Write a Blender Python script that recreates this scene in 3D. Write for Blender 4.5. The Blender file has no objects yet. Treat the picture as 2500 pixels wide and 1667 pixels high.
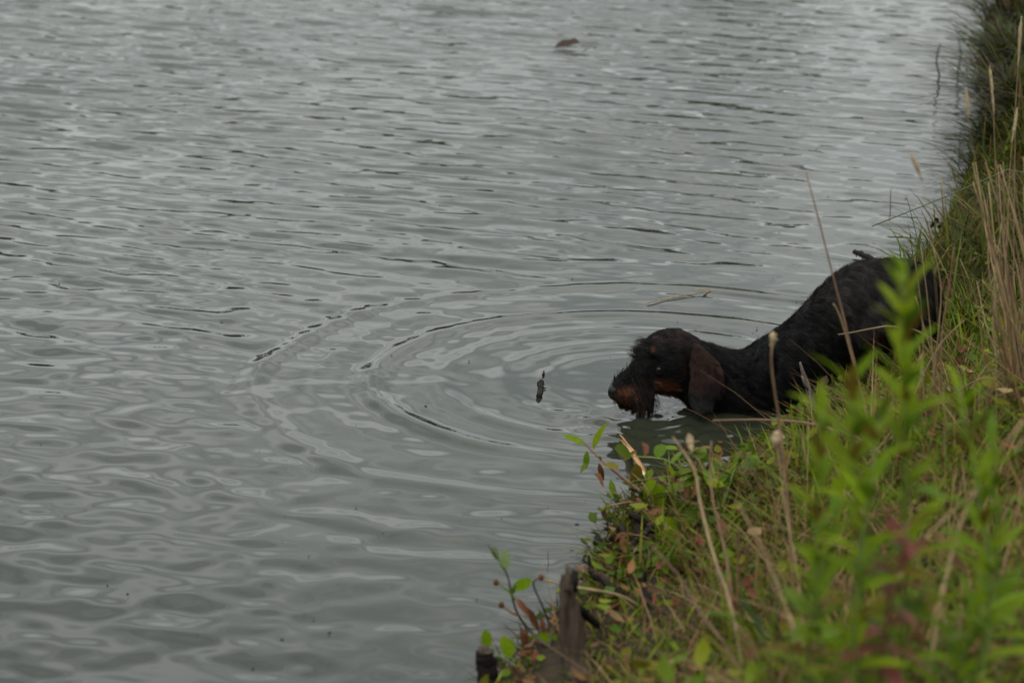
import bpy, math, random
import numpy as np
from mathutils import Vector, Matrix

random.seed(7)
rng = np.random.default_rng(7)
sc = bpy.context.scene
R = math.radians

# ------------------------------------------------------------------ camera
CAM_H, PITCH, FPX = 1.55, R(15.5), 6300.0
cam_d = bpy.data.cameras.new('camera')
cam = bpy.data.objects.new('camera', cam_d)
sc.collection.objects.link(cam)
cam.location = (0, 0, CAM_H)
cam.rotation_euler = (math.pi / 2 - PITCH, 0, 0)
cam_d.sensor_width = 36.0
cam_d.lens = FPX / 2500 * 36.0
cam_d.clip_start, cam_d.clip_end = 0.05, 2000
cam_d.dof.use_dof = True
cam_d.dof.focus_distance = 5.5
cam_d.dof.aperture_fstop = 5.2
sc.camera = cam

# ------------------------------------------------------------------ sky, sun, exposure
SUN_EL, SUN_AZ = R(58), R(200)
w = bpy.data.worlds.new('World'); sc.world = w; w.use_nodes = True
nt = w.node_tree; nt.nodes.clear()
def N(t, tree, **k):
    n = tree.nodes.new(t)
    for a, b in k.items(): setattr(n, a, b)
    return n
out = N('ShaderNodeOutputWorld', nt); bg = N('ShaderNodeBackground', nt)
bg.inputs['Strength'].default_value = 0.1
sky = N('ShaderNodeTexSky', nt, sky_type='NISHITA', sun_disc=False)
sky.sun_elevation, sky.sun_rotation = SUN_EL, SUN_AZ
sky.air_density, sky.dust_density = 1.0, 4.0
tc = N('ShaderNodeTexCoord', nt); sep = N('ShaderNodeSeparateXYZ', nt)
nt.links.new(tc.outputs['Generated'], sep.inputs[0])
mz = N('ShaderNodeMath', nt, operation='MAXIMUM'); mz.inputs[1].default_value = 0.0
nt.links.new(sep.outputs['Z'], mz.inputs[0])
az = N('ShaderNodeMath', nt, operation='ADD'); az.inputs[1].default_value = 0.22
nt.links.new(mz.outputs[0], az.inputs[0])
dv = N('ShaderNodeVectorMath', nt, operation='DIVIDE')
nt.links.new(tc.outputs['Generated'], dv.inputs[0]); nt.links.new(az.outputs[0], dv.inputs[1])
no = N('ShaderNodeTexNoise', nt); no.inputs['Scale'].default_value = 3.4
no.inputs['Detail'].default_value = 5; no.inputs['Roughness'].default_value = 0.55
nt.links.new(dv.outputs[0], no.inputs['Vector'])
cr = N('ShaderNodeValToRGB', nt)          # cloud deck: grey bellies to paler gaps
cr.color_ramp.elements[0].position = 0.36; cr.color_ramp.elements[0].color = (0.5, 0.545, 0.55, 1)
cr.color_ramp.elements[1].position = 0.64; cr.color_ramp.elements[1].color = (1.06, 1.09, 1.06, 1)
nt.links.new(no.outputs['Fac'], cr.inputs['Fac'])
gr = N('ShaderNodeMapRange', nt)          # an overcast sky is brighter towards the zenith
gr.inputs['From Max'].default_value = 1.0
gr.inputs['To Min'].default_value = 6.9; gr.inputs['To Max'].default_value = 16.5
nt.links.new(mz.outputs[0], gr.inputs['Value'])
vm = N('ShaderNodeVectorMath', nt, operation='SCALE')
nt.links.new(cr.outputs['Color'], vm.inputs[0]); nt.links.new(gr.outputs[0], vm.inputs['Scale'])
mx = N('ShaderNodeMix', nt, data_type='RGBA'); mx.inputs['Factor'].default_value = 0.88
nt.links.new(sky.outputs[0], mx.inputs['A']); nt.links.new(vm.outputs[0], mx.inputs['B'])
nt.links.new(mx.outputs['Result'], bg.inputs['Color']); nt.links.new(bg.outputs[0], out.inputs['Surface'])

sun_d = bpy.data.lights.new('sun', 'SUN'); sun = bpy.data.objects.new('sun', sun_d)
sc.collection.objects.link(sun)
sun_d.energy = 1.2; sun_d.angle = R(40); sun_d.color = (1.0, 0.96, 0.9)
sdir = Vector((math.sin(SUN_AZ) * math.cos(SUN_EL), math.cos(SUN_AZ) * math.cos(SUN_EL), math.sin(SUN_EL)))
sun.rotation_euler = sdir.to_track_quat('Z', 'Y').to_euler(); sun.location = (0, 0, 30)

sc.view_settings.view_transform = 'Standard'; sc.view_settings.look = 'None'
sc.view_settings.gamma = 1; sc.view_settings.use_curve_mapping = False
sc.view_settings.exposure = 0.52
sc.cycles.use_denoising = True
sc.cycles.max_bounces = 8; sc.cycles.diffuse_bounces = 3; sc.cycles.glossy_bounces = 4
sc.cycles.transmission_bounces = 4; sc.cycles.caustics_reflective = False; sc.cycles.caustics_refractive = False

# ------------------------------------------------------------------ helpers
col = sc.collection
FWD = np.array([0, math.cos(PITCH), -math.sin(PITCH)]); UP = np.array([0, math.sin(PITCH), math.cos(PITCH)])
def ray(u, v):
    d = FWD + (u - 1250) / FPX * np.array([1., 0, 0]) + (833.5 - v) / FPX * UP
    return d
def PD(u, v, Y):                      # point of the survey at distance Y from the observer
    d = ray(u, v); return np.array([0, 0, CAM_H]) + d * (Y / d[1])
def PZ(u, v, z=0.0):                  # point of the survey on the level z
    d = ray(u, v); return np.array([0, 0, CAM_H]) + d * ((z - CAM_H) / d[2])

def tag(o, label=None, cat=None, group=None, kind=None):
    if label: o['label'] = label
    if cat: o['category'] = cat
    if group: o['group'] = group
    if kind: o['kind'] = kind
    return o
def thing(name, label, cat, base, group=None):
    o = bpy.data.objects.new(name, None); o.empty_display_size = 0.02
    o.location = Vector(base); col.objects.link(o)
    return tag(o, label, cat, group)
def mesh_np(name, V, F, smooth=True, colors=None):
    """V (n,3); F list of index arrays with 3 or 4 columns"""
    me = bpy.data.meshes.new(name)
    V = np.asarray(V, dtype=np.float32)
    if not isinstance(F, list): F = [F]
    F = [np.asarray(f, dtype=np.int32) for f in F if len(f)]
    me.vertices.add(len(V)); me.vertices.foreach_set('co', V.ravel())
    loops = np.concatenate([f.ravel() for f in F])
    sizes = np.concatenate([np.full(len(f), f.shape[1], dtype=np.int32) for f in F])
    me.loops.add(len(loops)); me.loops.foreach_set('vertex_index', loops)
    me.polygons.add(len(sizes))
    st = np.concatenate([[0], np.cumsum(sizes)[:-1]]).astype(np.int32)
    me.polygons.foreach_set('loop_start', st)
    me.polygons.foreach_set('use_smooth', np.full(len(sizes), smooth, dtype=bool))
    if colors is not None:
        c = np.ones((len(V), 4), dtype=np.float32); c[:, :3] = colors
        at = me.color_attributes.new('Col', 'FLOAT_COLOR', 'POINT'); at.data.foreach_set('color', c.ravel())
    me.update(calc_edges=True); me.validate()
    return me
def obj(name, me, mat, parent=None, loc=None):
    o = bpy.data.objects.new(name, me)
    if mat is not None and len(me.materials) == 0: me.materials.append(mat)
    col.objects.link(o)
    if parent is not None: o.parent = parent
    if loc is not None: o.location = Vector(loc)
    return o
def snoise(P, scale, seed, octs=3):   # cheap smooth noise: sums of sines, about -1..1
    r = np.random.default_rng(seed); P = np.asarray(P, float); v = np.zeros(P.shape[:-1]); a = 1.0; tot = 0
    for o in range(octs):
        for k in range(4):
            d = r.normal(size=P.shape[-1]); d /= np.linalg.norm(d)
            v += a * np.sin(P @ d * scale * (2 ** o) * (0.7 + 0.6 * r.random()) + r.random() * 6.283)
        tot += a * 2.2; a *= 0.55
    return v / tot
def smooth_path(pts, n):
    P = np.asarray(pts, float); k = len(P)
    if k == 2:
        t = np.linspace(0, 1, n)[:, None]; return P[0] * (1 - t) + P[1] * t
    Q = np.vstack([2 * P[0] - P[1], P, 2 * P[-1] - P[-2]]); out = []
    for t in np.linspace(0, k - 1 - 1e-6, n):
        i = int(t); f = t - i; p0, p1, p2, p3 = Q[i:i + 4]
        out.append(0.5 * ((2 * p1) + (-p0 + p2) * f + (2 * p0 - 5 * p1 + 4 * p2 - p3) * f * f + (-p0 + 3 * p1 - 3 * p2 + p3) * f ** 3))
    return np.array(out)
def tube(pts, radii, n=14, sides=6, lump=0.0, seed=0, flat=1.0, cap=True):
    C = smooth_path(pts, n); rr = np.interp(np.linspace(0, 1, n), np.linspace(0, 1, len(radii)), radii)
    T = np.gradient(C, axis=0); T /= np.linalg.norm(T, axis=1)[:, None] + 1e-9
    ref = np.array([0.31, 0.87, 0.38]); V = []; r = np.random.default_rng(seed)
    for i in range(n):
        a = np.cross(T[i], ref); a /= np.linalg.norm(a) + 1e-9; b = np.cross(T[i], a)
        for s in range(sides):
            q = 2 * math.pi * s / sides
            k = rr[i] * (1 + lump * r.normal())
            V.append(C[i] + k * (math.cos(q) * a + flat * math.sin(q) * b))
    V = np.array(V); F = []
    for i in range(n - 1):
        for s in range(sides):
            s2 = (s + 1) % sides; F.append([i * sides + s, i * sides + s2, (i + 1) * sides + s2, (i + 1) * sides + s])
    F = [np.array(F)]
    if cap:
        V = np.vstack([V, C[0], C[-1]]); m = n * sides
        F.append(np.array([[m, (s + 1) % sides, s] for s in range(sides)] + [[m + 1, (n - 1) * sides + s, (n - 1) * sides + (s + 1) % sides] for s in range(sides)]))
    return V, F
def tube_part(parent, name, pts, radii, mat, **k):
    V, F = tube(pts, radii, **k); b = np.array(parent.location)
    return obj(name, mesh_np(name, V - b, F), mat, parent)

# ------------------------------------------------------------------ materials
def mat_new(name):
    m = bpy.data.materials.new(name); m.use_nodes = True; t = m.node_tree
    return m, t, t.nodes['Principled BSDF']
def plain(name, c, rough=0.6, noise=0.25, scale=60.0, bump=0.0, spec=0.4, rand=0.0, dark=None, coord='Object', stretch=None):
    m, t, b = mat_new(name)
    tcn = N('ShaderNodeTexCoord', t); n = N('ShaderNodeTexNoise', t)
    n.inputs['Scale'].default_value = scale; n.inputs['Detail'].default_value = 4
    vec = tcn.outputs[coord]
    if stretch:
        mp = N('ShaderNodeMapping', t); mp.inputs['Scale'].default_value = stretch
        t.links.new(vec, mp.inputs[0]); vec = mp.outputs[0]
    t.links.new(vec, n.inputs['Vector'])
    r = N('ShaderNodeValToRGB', t); c = np.array(c); d = np.array(dark) if dark is not None else c * (1 - noise)
    r.color_ramp.elements[0].position = 0.3; r.color_ramp.elements[0].color = (*d, 1)
    r.color_ramp.elements[1].position = 0.7; r.color_ramp.elements[1].color = (*np.clip(c * (1 + noise * .6), 0, 1), 1)
    t.links.new(n.outputs['Fac'], r.inputs['Fac'])
    src = r.outputs['Color']
    if rand:
        oi = N('ShaderNodeObjectInfo', t); h = N('ShaderNodeHueSaturation', t)
        mr = N('ShaderNodeMapRange', t); mr.inputs['To Min'].default_value = 1 - rand; mr.inputs['To Max'].default_value = 1 + rand
        t.links.new(oi.outputs['Random'], mr.inputs['Value']); t.links.new(mr.outputs[0], h.inputs['Value']); t.links.new(src, h.inputs['Color'])
        src = h.outputs['Color']
    t.links.new(src, b.inputs['Base Color'])
    b.inputs['Roughness'].default_value = rough; b.inputs['Specular IOR Level'].default_value = spec
    if bump:
        bn = N('ShaderNodeBump', t); bn.inputs['Strength'].default_value = bump; bn.inputs['Distance'].default_value = 0.004
        t.links.new(n.outputs['Fac'], bn.inputs['Height']); t.links.new(bn.outputs[0], b.inputs['Normal'])
    return m
def leafy(name, attr=True, c=(0.06, 0.1, 0.015), trans=0.35, rough=0.5, rand=0.25):
    m, t, b = mat_new(name)
    if attr:
        a = N('ShaderNodeAttribute', t, attribute_name='Col'); src = a.outputs['Color']
    else:
        tcn = N('ShaderNodeTexCoord', t); n = N('ShaderNodeTexNoise', t); n.inputs['Scale'].default_value = 5
        t.links.new(tcn.outputs['Object'], n.inputs['Vector'])
        r = N('ShaderNodeValToRGB', t); c = np.array(c)
        r.color_ramp.elements[0].color = (*(c * .7), 1); r.color_ramp.elements[1].color = (*(c * np.array([1.35, 1.2, 1.1])), 1)
        t.links.new(n.outputs['Fac'], r.inputs['Fac'])
        oi = N('ShaderNodeObjectInfo', t); h = N('ShaderNodeHueSaturation', t)
        mr = N('ShaderNodeMapRange', t); mr.inputs['To Min'].default_value = 1 - rand; mr.inputs['To Max'].default_value = 1 + rand
        m2 = N('ShaderNodeMapRange', t); m2.inputs['To Min'].default_value = 0.485; m2.inputs['To Max'].default_value = 0.512
        t.links.new(oi.outputs['Random'], mr.inputs['Value']); t.links.new(mr.outputs[0], h.inputs['Value'])
        mm = N('ShaderNodeMath', t, operation='FRACT'); mu = N('ShaderNodeMath', t, operation='MULTIPLY'); mu.inputs[1].default_value = 7.3
        t.links.new(oi.outputs['Random'], mu.inputs[0]); t.links.new(mu.outputs[0], mm.inputs[0]); t.links.new(mm.outputs[0], m2.inputs['Value'])
        t.links.new(m2.outputs[0], h.inputs['Hue']); t.links.new(r.outputs['Color'], h.inputs['Color']); src = h.outputs['Color']
    t.links.new(src, b.inputs['Base Color']); b.inputs['Roughness'].default_value = rough
    b.inputs['Specular IOR Level'].default_value = 0.1
    tr = N('ShaderNodeBsdfTranslucent', t); t.links.new(src, tr.inputs['Color'])
    ms = N('ShaderNodeMixShader', t); ms.inputs[0].default_value = trans
    o = t.nodes['Material Output']
    t.links.new(b.outputs[0], ms.inputs[1]); t.links.new(tr.outputs[0], ms.inputs[2]); t.links.new(ms.outputs[0], o.inputs['Surface'])
    return m

M = {}
M['grass'] = leafy('grass_blades', True, trans=0.35)
M['soil'] = plain('wet_soil', (0.032, 0.023, 0.014), 0.95, 0.5, 30, bump=1.0, spec=0.08, dark=(0.01, 0.0075, 0.005))
M['green_leaf'] = leafy('fresh_leaf', False, (0.15, 0.24, 0.008), 0.5)
M['mid_leaf'] = leafy('mid_leaf', False, (0.075, 0.14, 0.008), 0.35)
M['blue_leaf'] = leafy('dull_leaf', False, (0.055, 0.085, 0.035), 0.25, 0.4)
M['pale_leaf'] = leafy('pale_leaf', False, (0.14, 0.2, 0.09), 0.35)
M['red_leaf'] = leafy('red_leaf', False, (0.14, 0.05, 0.04), 0.3)
M['brown_leaf'] = leafy('withered_leaf', False, (0.11, 0.05, 0.022), 0.25)
M['olive_leaf'] = leafy('olive_leaf', False, (0.12, 0.1, 0.014), 0.3)
M['straw'] = plain('dry_straw', (0.21, 0.145, 0.07), 0.7, 0.35, 40, rand=0.25)
M['straw_red'] = plain('reddish_straw', (0.15, 0.085, 0.045), 0.7, 0.35, 40, rand=0.2)
M['seed'] = plain('seed_head', (0.3, 0.225, 0.125), 0.8, 0.35, 120, bump=0.6)
M['stem_green'] = plain('green_stem', (0.1, 0.15, 0.02), 0.5, 0.3, 30)
M['stem_red'] = plain('reddish_stem', (0.13, 0.06, 0.03), 0.5, 0.35, 30)
M['stem_dark'] = plain('dark_stem', (0.03, 0.028, 0.016), 0.55, 0.35, 30)
M['rush'] = plain('rush_blade', (0.035, 0.06, 0.014), 0.45, 0.3, 30)
M['old_wood'] = plain('weathered_wood', (0.065, 0.048, 0.035), 0.85, 0.5, 9, spec=.15, bump=1.0, dark=(0.022, 0.016, 0.011), stretch=(9, 9, 1.2))
M['black_wood'] = plain('wet_black_wood', (0.012, 0.0095, 0.008), 0.7, 0.5, 40, bump=1.2, spec=0.1)
M['grey_twig'] = plain('grey_twig', (0.09, 0.07, 0.055), 0.7, 0.5, 50, bump=0.6)
M['reed'] = plain('split_reed', (0.36, 0.19, 0.07), 0.45, 0.4, 12, bump=0.4, dark=(0.16, 0.06, 0.015), stretch=(1, 1, 1))
M['reed_pale'] = plain('split_reed_inner', (0.55, 0.4, 0.24), 0.5, 0.3, 14, bump=0.3)

# ------------------------------------------------------------------ shoreline and bank relief
SH = np.array([(-40, -60), (-12, -6), (-4, .5), (-1.3, 2.2), (-.25, 3.2), (-.035, 3.62), (.02, 3.78), (.1, 3.97), (.15, 4.2), (.2, 4.42), (.3, 4.54), (.43, 4.66),
               (.51, 4.8), (.575, 4.95), (.66, 5.18), (.83, 5.75), (1.05, 6.34), (1.16, 6.71), (1.29, 7.12), (1.43, 7.58), (1.53, 8.03), (1.66, 8.78),
               (1.81, 9.48), (2.02, 10.3), (2.25, 11.14), (3.2, 14.5), (9, 30), (40, 130)])
def shore_s(x, y):
    xs = np.interp(y, SH[:, 1], SH[:, 0]); return (x - xs) * 0.93
S0 = np.array([-60, -8, -2, -.6, -.12, 0, .04, .15, .3, .6, 1.0, 1.6, 3, 10, 60])
ZN = np.array([-1.6, -1.2, -.6, -.25, -.07, .0, .025, .05, .09, .2, .32, .40, .44, .5, .8])
ZF = np.array([-1.6, -1.2, -.6, -.3, -.16, .0, .13, .18, .21, .24, .32, .38, .44, .5, .8])
def bank_z(x, y):
    x = np.asarray(x, float); y = np.asarray(y, float); s = shore_s(x, y)
    P = np.stack([x, y], -1)
    s = s + 0.03 * snoise(P, 9, 3, 3) * np.clip(np.abs(s) * 10, .25, 1)
    f = np.clip((y - 5.6) / 1.2, 0, 1)
    z = np.interp(s, S0, ZN) * (1 - f) + np.interp(s, S0, ZF) * f
    z = z + np.clip(s, 0, .5) * (0.05 * snoise(P, 7, 5, 3))
    return z
def graded(a, b, h, lo, hi, g=1.25):
    c = list(np.arange(a, b + h, h)); st = h; x = a; left = []
    while x > lo: st *= g; x -= st; left.append(x)
    st = h; x = c[-1]; right = []
    while x < hi: st *= g; x += st; right.append(x)
    return np.array(left[::-1] + c + right)
def grid(xs, ys, zf):
    X, Y = np.meshgrid(xs, ys); Z = zf(X, Y); nx, ny = len(xs), len(ys)
    V = np.stack([X, Y, Z], -1).reshape(-1, 3)
    i = (np.arange(ny - 1)[:, None] * nx + np.arange(nx - 1)[None, :]).ravel()
    return V, np.stack([i, i + 1, i + nx + 1, i + nx], 1)
V, F = grid(graded(-.6, 2.6, .025, -160, 160), graded(2.0, 10.5, .03, -60, 170), bank_z)
ground = tag(obj('ground', mesh_np('ground', V, F), M['soil']), 'dark wet soil of the pond bank and bed', 'ground', kind='structure')

# ------------------------------------------------------------------ water: one sheet with real ripples
RC = np.array([0.27, 5.28])           # where the dog's muzzle stirs the water
def water_z(X, Y):
    r = np.random.default_rng(21); Z = np.zeros_like(X)
    far = np.clip((Y - 4.6) / 3.6, 0, 1); far = far * far * (3 - 2 * far)
    fade = np.clip((60 - np.hypot(X, Y - 6)) / 45, 0, 1)
    P = np.stack([X, Y], -1)
    gust = 0.85 + 0.35 * snoise(P, 1.5, 31, 2)
    dist = np.hypot(X - RC[0], Y - RC[1])
    calm = 1 - 0.72 * np.exp(-(dist / 1.0) ** 4)
    lee = np.clip(-shore_s(X, Y) / 1.0, 0.35, 1)
    # wind ripples coming down the pond
    n1 = 60
    for k in range(n1):
        lam = 0.047 * (0.22 / 0.047) ** r.random(); th = R(64) + r.normal() * R(11)
        kk = 2 * math.pi / lam; sl = 0.0205 * (0.6 + 0.8 * r.random()) * (.85 if lam < .075 else 1.0)
        Z += sl / kk * np.sin(kk * (X * math.cos(th) + Y * math.sin(th)) + r.random() * 6.283) * (0.22 + 0.95 * far) * gust * calm * lee
    # gentle confused water nearer the bank
    for k in range(44):
        lam = 0.045 * (0.24 / 0.045) ** r.random(); th = R(70) + r.normal() * R(50)
        kk = 2 * math.pi / lam; sl = 0.0098 * (0.6 + 0.8 * r.random())
        Z += sl / kk * np.sin(kk * (X * math.cos(th) + Y * math.sin(th)) + r.random() * 6.283) * (1 - .45 * far) * calm
    # rings spreading from the dog
    wob = 0.03 * snoise(P, 4.5, 41, 2)
    d = dist + wob
    for rad, amp, wd in ((.82, .0038, .055), (.69, .0014, .04), (.56, .0044, .05), (.42, .0024, .04), (.3, .0022, .04), (.2, .0016, .03), (1.06, .0013, .08)):
        am = np.clip(0.8 + .8 * snoise(P, 4.0, 51 + int(rad * 100), 2), .05, 1.3)
        Z += amp * am * np.exp(-((d - rad) / wd) ** 2) * np.cos((d - rad) * 2 * math.pi / .125)
    # small chop where the beard and chest break the surface
    near = np.exp(-((np.hypot(X - .29, (Y - 4.97) * 1.2)) / .15) ** 2) + .7 * np.exp(-((np.hypot(X - .46, (Y - 4.93) * 1.6)) / .12) ** 2)
    for k in range(26):
        lam = 0.032 * (0.09 / 0.032) ** r.random(); th = r.random() * 2 * math.pi
        kk = 2 * math.pi / lam; Z += near * 0.062 / kk * np.sin(kk * (X * math.cos(th) + Y * math.sin(th)) + r.random() * 6.283)
    return Z * fade
ys = [3.3]
while ys[-1] < 12.2: ys.append(ys[-1] + 0.0055 + 0.0012 * (ys[-1] - 3.3))
yl = [3.3]; st = .0055
while yl[-1] > -60: st *= 1.3; yl.append(yl[-1] - st)
st = .015
while ys[-1] < 170: st *= 1.12; ys.append(ys[-1] + st)
V, F = grid(graded(-2.35, 2.1, .0085, -170, 170, 1.2), np.array(yl[1:][::-1] + ys), water_z)
m, t, b = mat_new('pond_water')
b.inputs['Roughness'].default_value = 0.02; b.inputs['IOR'].default_value = 1.333
tcn = N('ShaderNodeTexCoord', t); n1 = N('ShaderNodeTexNoise', t); n1.inputs['Scale'].default_value = 0.8; n1.inputs['Detail'].default_value = 3
t.links.new(tcn.outputs['Object'], n1.inputs['Vector'])
cr2 = N('ShaderNodeValToRGB', t)      # silt clouds in the water body
cr2.color_ramp.elements[0].position = .3; cr2.color_ramp.elements[0].color = (0.012, 0.015, 0.009, 1)
cr2.color_ramp.elements[1].position = .7; cr2.color_ramp.elements[1].color = (0.024, 0.026, 0.017, 1)
t.links.new(n1.outputs['Fac'], cr2.inputs['Fac']); t.links.new(cr2.outputs[0], b.inputs['Base Color'])
water = tag(obj('water', mesh_np('water', V, F), m), 'grey rippled pond water reflecting the overcast sky', 'water', kind='structure')

# ------------------------------------------------------------------ far wood on the opposite shore (seen mirrored in the ripples)
def quads_cloud(C, S, seed):
    r = np.random.default_rng(seed); n = len(C)
    a = r.normal(size=(n, 3)); a /= np.linalg.norm(a, axis=1)[:, None]
    b_ = np.cross(a, r.normal(size=(n, 3))); b_ /= np.linalg.norm(b_, axis=1)[:, None]
    S = S[:, None]
    V = np.stack([C - a * S - b_ * S * .6, C + a * S - b_ * S * .6, C + a * S + b_ * S * .6, C - a * S + b_ * S * .6], 1).reshape(-1, 3)
    return V, np.arange(4 * n).reshape(n, 4)
cs, cl, TV, TF, off = [], [], [], [], 0
for k in range(90):
    a = R(-85 + 150 * k / 89) + rng.normal() * .012; rr = 92 + rng.normal() * 4
    h = 10.3 + rng.normal() * 1.5; wd = 3.0 + rng.random() * 1.2
    c0 = np.array([math.sin(a) * rr, 5 + math.cos(a) * rr, .3])
    p = rng.normal(size=(240, 3)); p /= np.linalg.norm(p, axis=1)[:, None]; p *= (0.55 + 0.5 * rng.random((240, 1)))
    q = c0 + np.array([0, 0, h * .52]) + p * np.array([wd, wd, h * .5]); cs.append(q)
    g = np.array([.035, .05, .014]) * (0.7 + .6 * rng.random()); cl.append(g * (0.8 + .4 * rng.random((240, 1))))
    tv, tf = tube([c0 - [0, 0, .6], c0 + [0, 0, h * .4], c0 + [0.3, 0, h * .8]], [.22, .16, .05], n=5, sides=5, cap=False)
    TV.append(tv); TF.append(tf[0] + off); off += len(tv)
C = np.concatenate(cs); cl = np.repeat(np.concatenate(cl), 4, axis=0)
V, F = quads_cloud(C, 0.28 + .3 * rng.random(len(C)), 5)
tv = np.concatenate(TV); tf = np.concatenate(TF)
me = mesh_np('far_wood', np.vstack([V, tv]), [np.vstack([F, tf + len(V)])], colors=np.vstack([cl, np.tile([.03, .024, .018], (len(tv), 1))]))
tag(obj('far_wood', me, M['grass']), 'dark wood along the far shore of the pond', 'wood', kind='stuff')
xs_ = np.radians(np.linspace(-90, 70, 80)); rows = []
for rr, z in ((84, -.8), (87, .1), (92, .6), (130, 1.6), (165, 1.8)):
    rows.append(np.stack([np.sin(xs_) * rr, 5 + np.cos(xs_) * rr, np.full(80, z)], 1))
V = np.concatenate(rows); i = (np.arange(4)[:, None] * 80 + np.arange(79)[None]).ravel()
M['far_grass'] = plain('far_meadow', (0.05, 0.065, 0.02), .9, .4, .5)
tag(obj('far_shore', mesh_np('far_shore', V, np.stack([i, i + 1, i + 81, i + 80], 1)), M['far_grass']), 'low grassy far shore under the wood', 'shore', kind='structure')

# ------------------------------------------------------------------ the dog
def ring_loft(secs, n=20, sub=4):
    """secs: (top_u, top_v, bottom_u, bottom_v, half_width, Y, squareness); closed tube of ellipses"""
    A = np.array([[*PD(s[0], s[1], s[5]), *PD(s[2], s[3], s[5]), s[4]] for s in secs])
    A = smooth_path(A, (len(secs) - 1) * sub + 1)
    V = []
    for a in A:
        top, bot, hw = a[:3], a[3:6], a[6]; c = (top + bot) / 2; h = (top - bot) / 2
        ax = np.cross(np.array([h[0], 0, h[2]]), [0, 1, 0])
        side = np.array([0, 1.0, 0])
        for k in range(n):
            q = 2 * math.pi * k / n
            V.append(c + h * math.cos(q) + side * hw * math.sin(q))
    m = len(A); F = []
    for i in range(m - 1):
        for k in range(n):
            F.append([i * n + k, i * n + (k + 1) % n, (i + 1) * n + (k + 1) % n, (i + 1) * n + k])
    V.append(A[0][:6].reshape(2, 3).mean(0)); V.append(A[-1][:6].reshape(2, 3).mean(0))
    T = [[m * n, (k + 1) % n, k] for k in range(n)] + [[m * n + 1, (m - 1) * n + k, (m - 1) * n + (k + 1) % n] for k in range(n)]
    return np.array(V), [np.array(F), np.array(T)]
YB = 5.12
shapes = []
shapes.append(ring_loft([   # trunk, rump to nape
    (2270, 672, 2276, 760, .022, YB + .07), (2252, 648, 2266, 815, .05, YB + .07), (2205, 636, 2215, 845, .07, YB + .065), (2140, 634, 2135, 850, .076, YB + .055),
    (2066, 652, 2062, 900, .074, YB + .04), (2000, 706, 1992, 968, .08, YB + .025), (1945, 768, 1934, 1035, .089, YB + .01), (1902, 805, 1872, 1050, .094, YB),
    (1854, 833, 1815, 1068, .086, YB - .01), (1812, 857, 1765, 1056, .068, YB - .02), (1772, 852, 1718, 1022, .057, YB - .03), (1735, 840, 1678, 990, .052, YB - .04), (1705, 830, 1655, 968, .047, YB - .045)]))
shapes.append(ring_loft([   # skull and muzzle
    (1722, 838, 1680, 968, .036, YB - .042), (1700, 825, 1662, 968, .047, YB - .045), (1662, 805, 1645, 966, .053, YB - .05), (1622, 806, 1624, 962, .053, YB - .058), (1588, 820, 1602, 960, .047, YB - .067),
    (1562, 850, 1584, 966, .036, YB - .077), (1543, 888, 1564, 978, .0285, YB - .087), (1522, 908, 1541, 986, .0255, YB - .096), (1505, 922, 1518, 988, .0215, YB - .104), (1494, 935, 1502, 982, .014, YB - .109)]))
shapes.append(ring_loft([   # upper lip and brow masses on the near side
    (1588, 945, 1592, 978, .010, YB - .103), (1562, 940, 1569, 988, .013, YB - .11), (1537, 945, 1543, 988, .012, YB - .116), (1517, 955, 1521, 983, .009, YB - .117)]))
shapes.append(ring_loft([(1635, 862, 1632, 885, .010, YB - .098), (1605, 852, 1606, 876, .013, YB - .103), (1582, 852, 1586, 874, .010, YB - .1)]))
for sgn in (-1, 1):         # shoulder blade and upper arm
    ys_ = YB - .005 + sgn * .062
    shapes.append(ring_loft([(1872, 826, 1900, 850, .016, ys_ - sgn * .03), (1862, 835, 1898, 885, .026, ys_ - sgn * .012), (1838, 875, 1890, 935, .034, ys_), (1815, 925, 1885, 985, .036, ys_), (1812, 975, 1880, 1035, .032, ys_), (1835, 1020, 1872, 1060, .02, ys_)], n=14))
for sgn in (-1, 1):         # ears: hanging flaps hinged high on the skull
    yo = YB - .048 + sgn * .058; tw = sgn * .006
    shapes.append(ring_loft([(u0, v0, u1, v1, th, yo + tw * k) for k, (u0, v0, u1, v1, th) in enumerate([
        (1690, 834, 1716, 846, .006), (1686, 860, 1738, 866, .008), (1680, 892, 1758, 888, .008), (1682, 922, 1771, 915, .0075),
        (1677, 952, 1766, 950, .0075), (1680, 982, 1748, 986, .0075), (1690, 1005, 1730, 1008, .007), (1702, 1018, 1716, 1018, .005)])], n=14))
def limb(pts, rad, n=22, sides=14):
    return tube(pts, rad, n=n, sides=sides)
for sgn in (-1, 1):         # front legs, under water
    y0 = YB - .01 + sgn * .062
    e = PD(1850, 1010, y0)
    shapes.append(limb([e, e + [.015, 0, -.06], e + [-.02, 0, -.11], e + [-.045, 0, -.125]], [.045, .034, .026, .022]))
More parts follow.
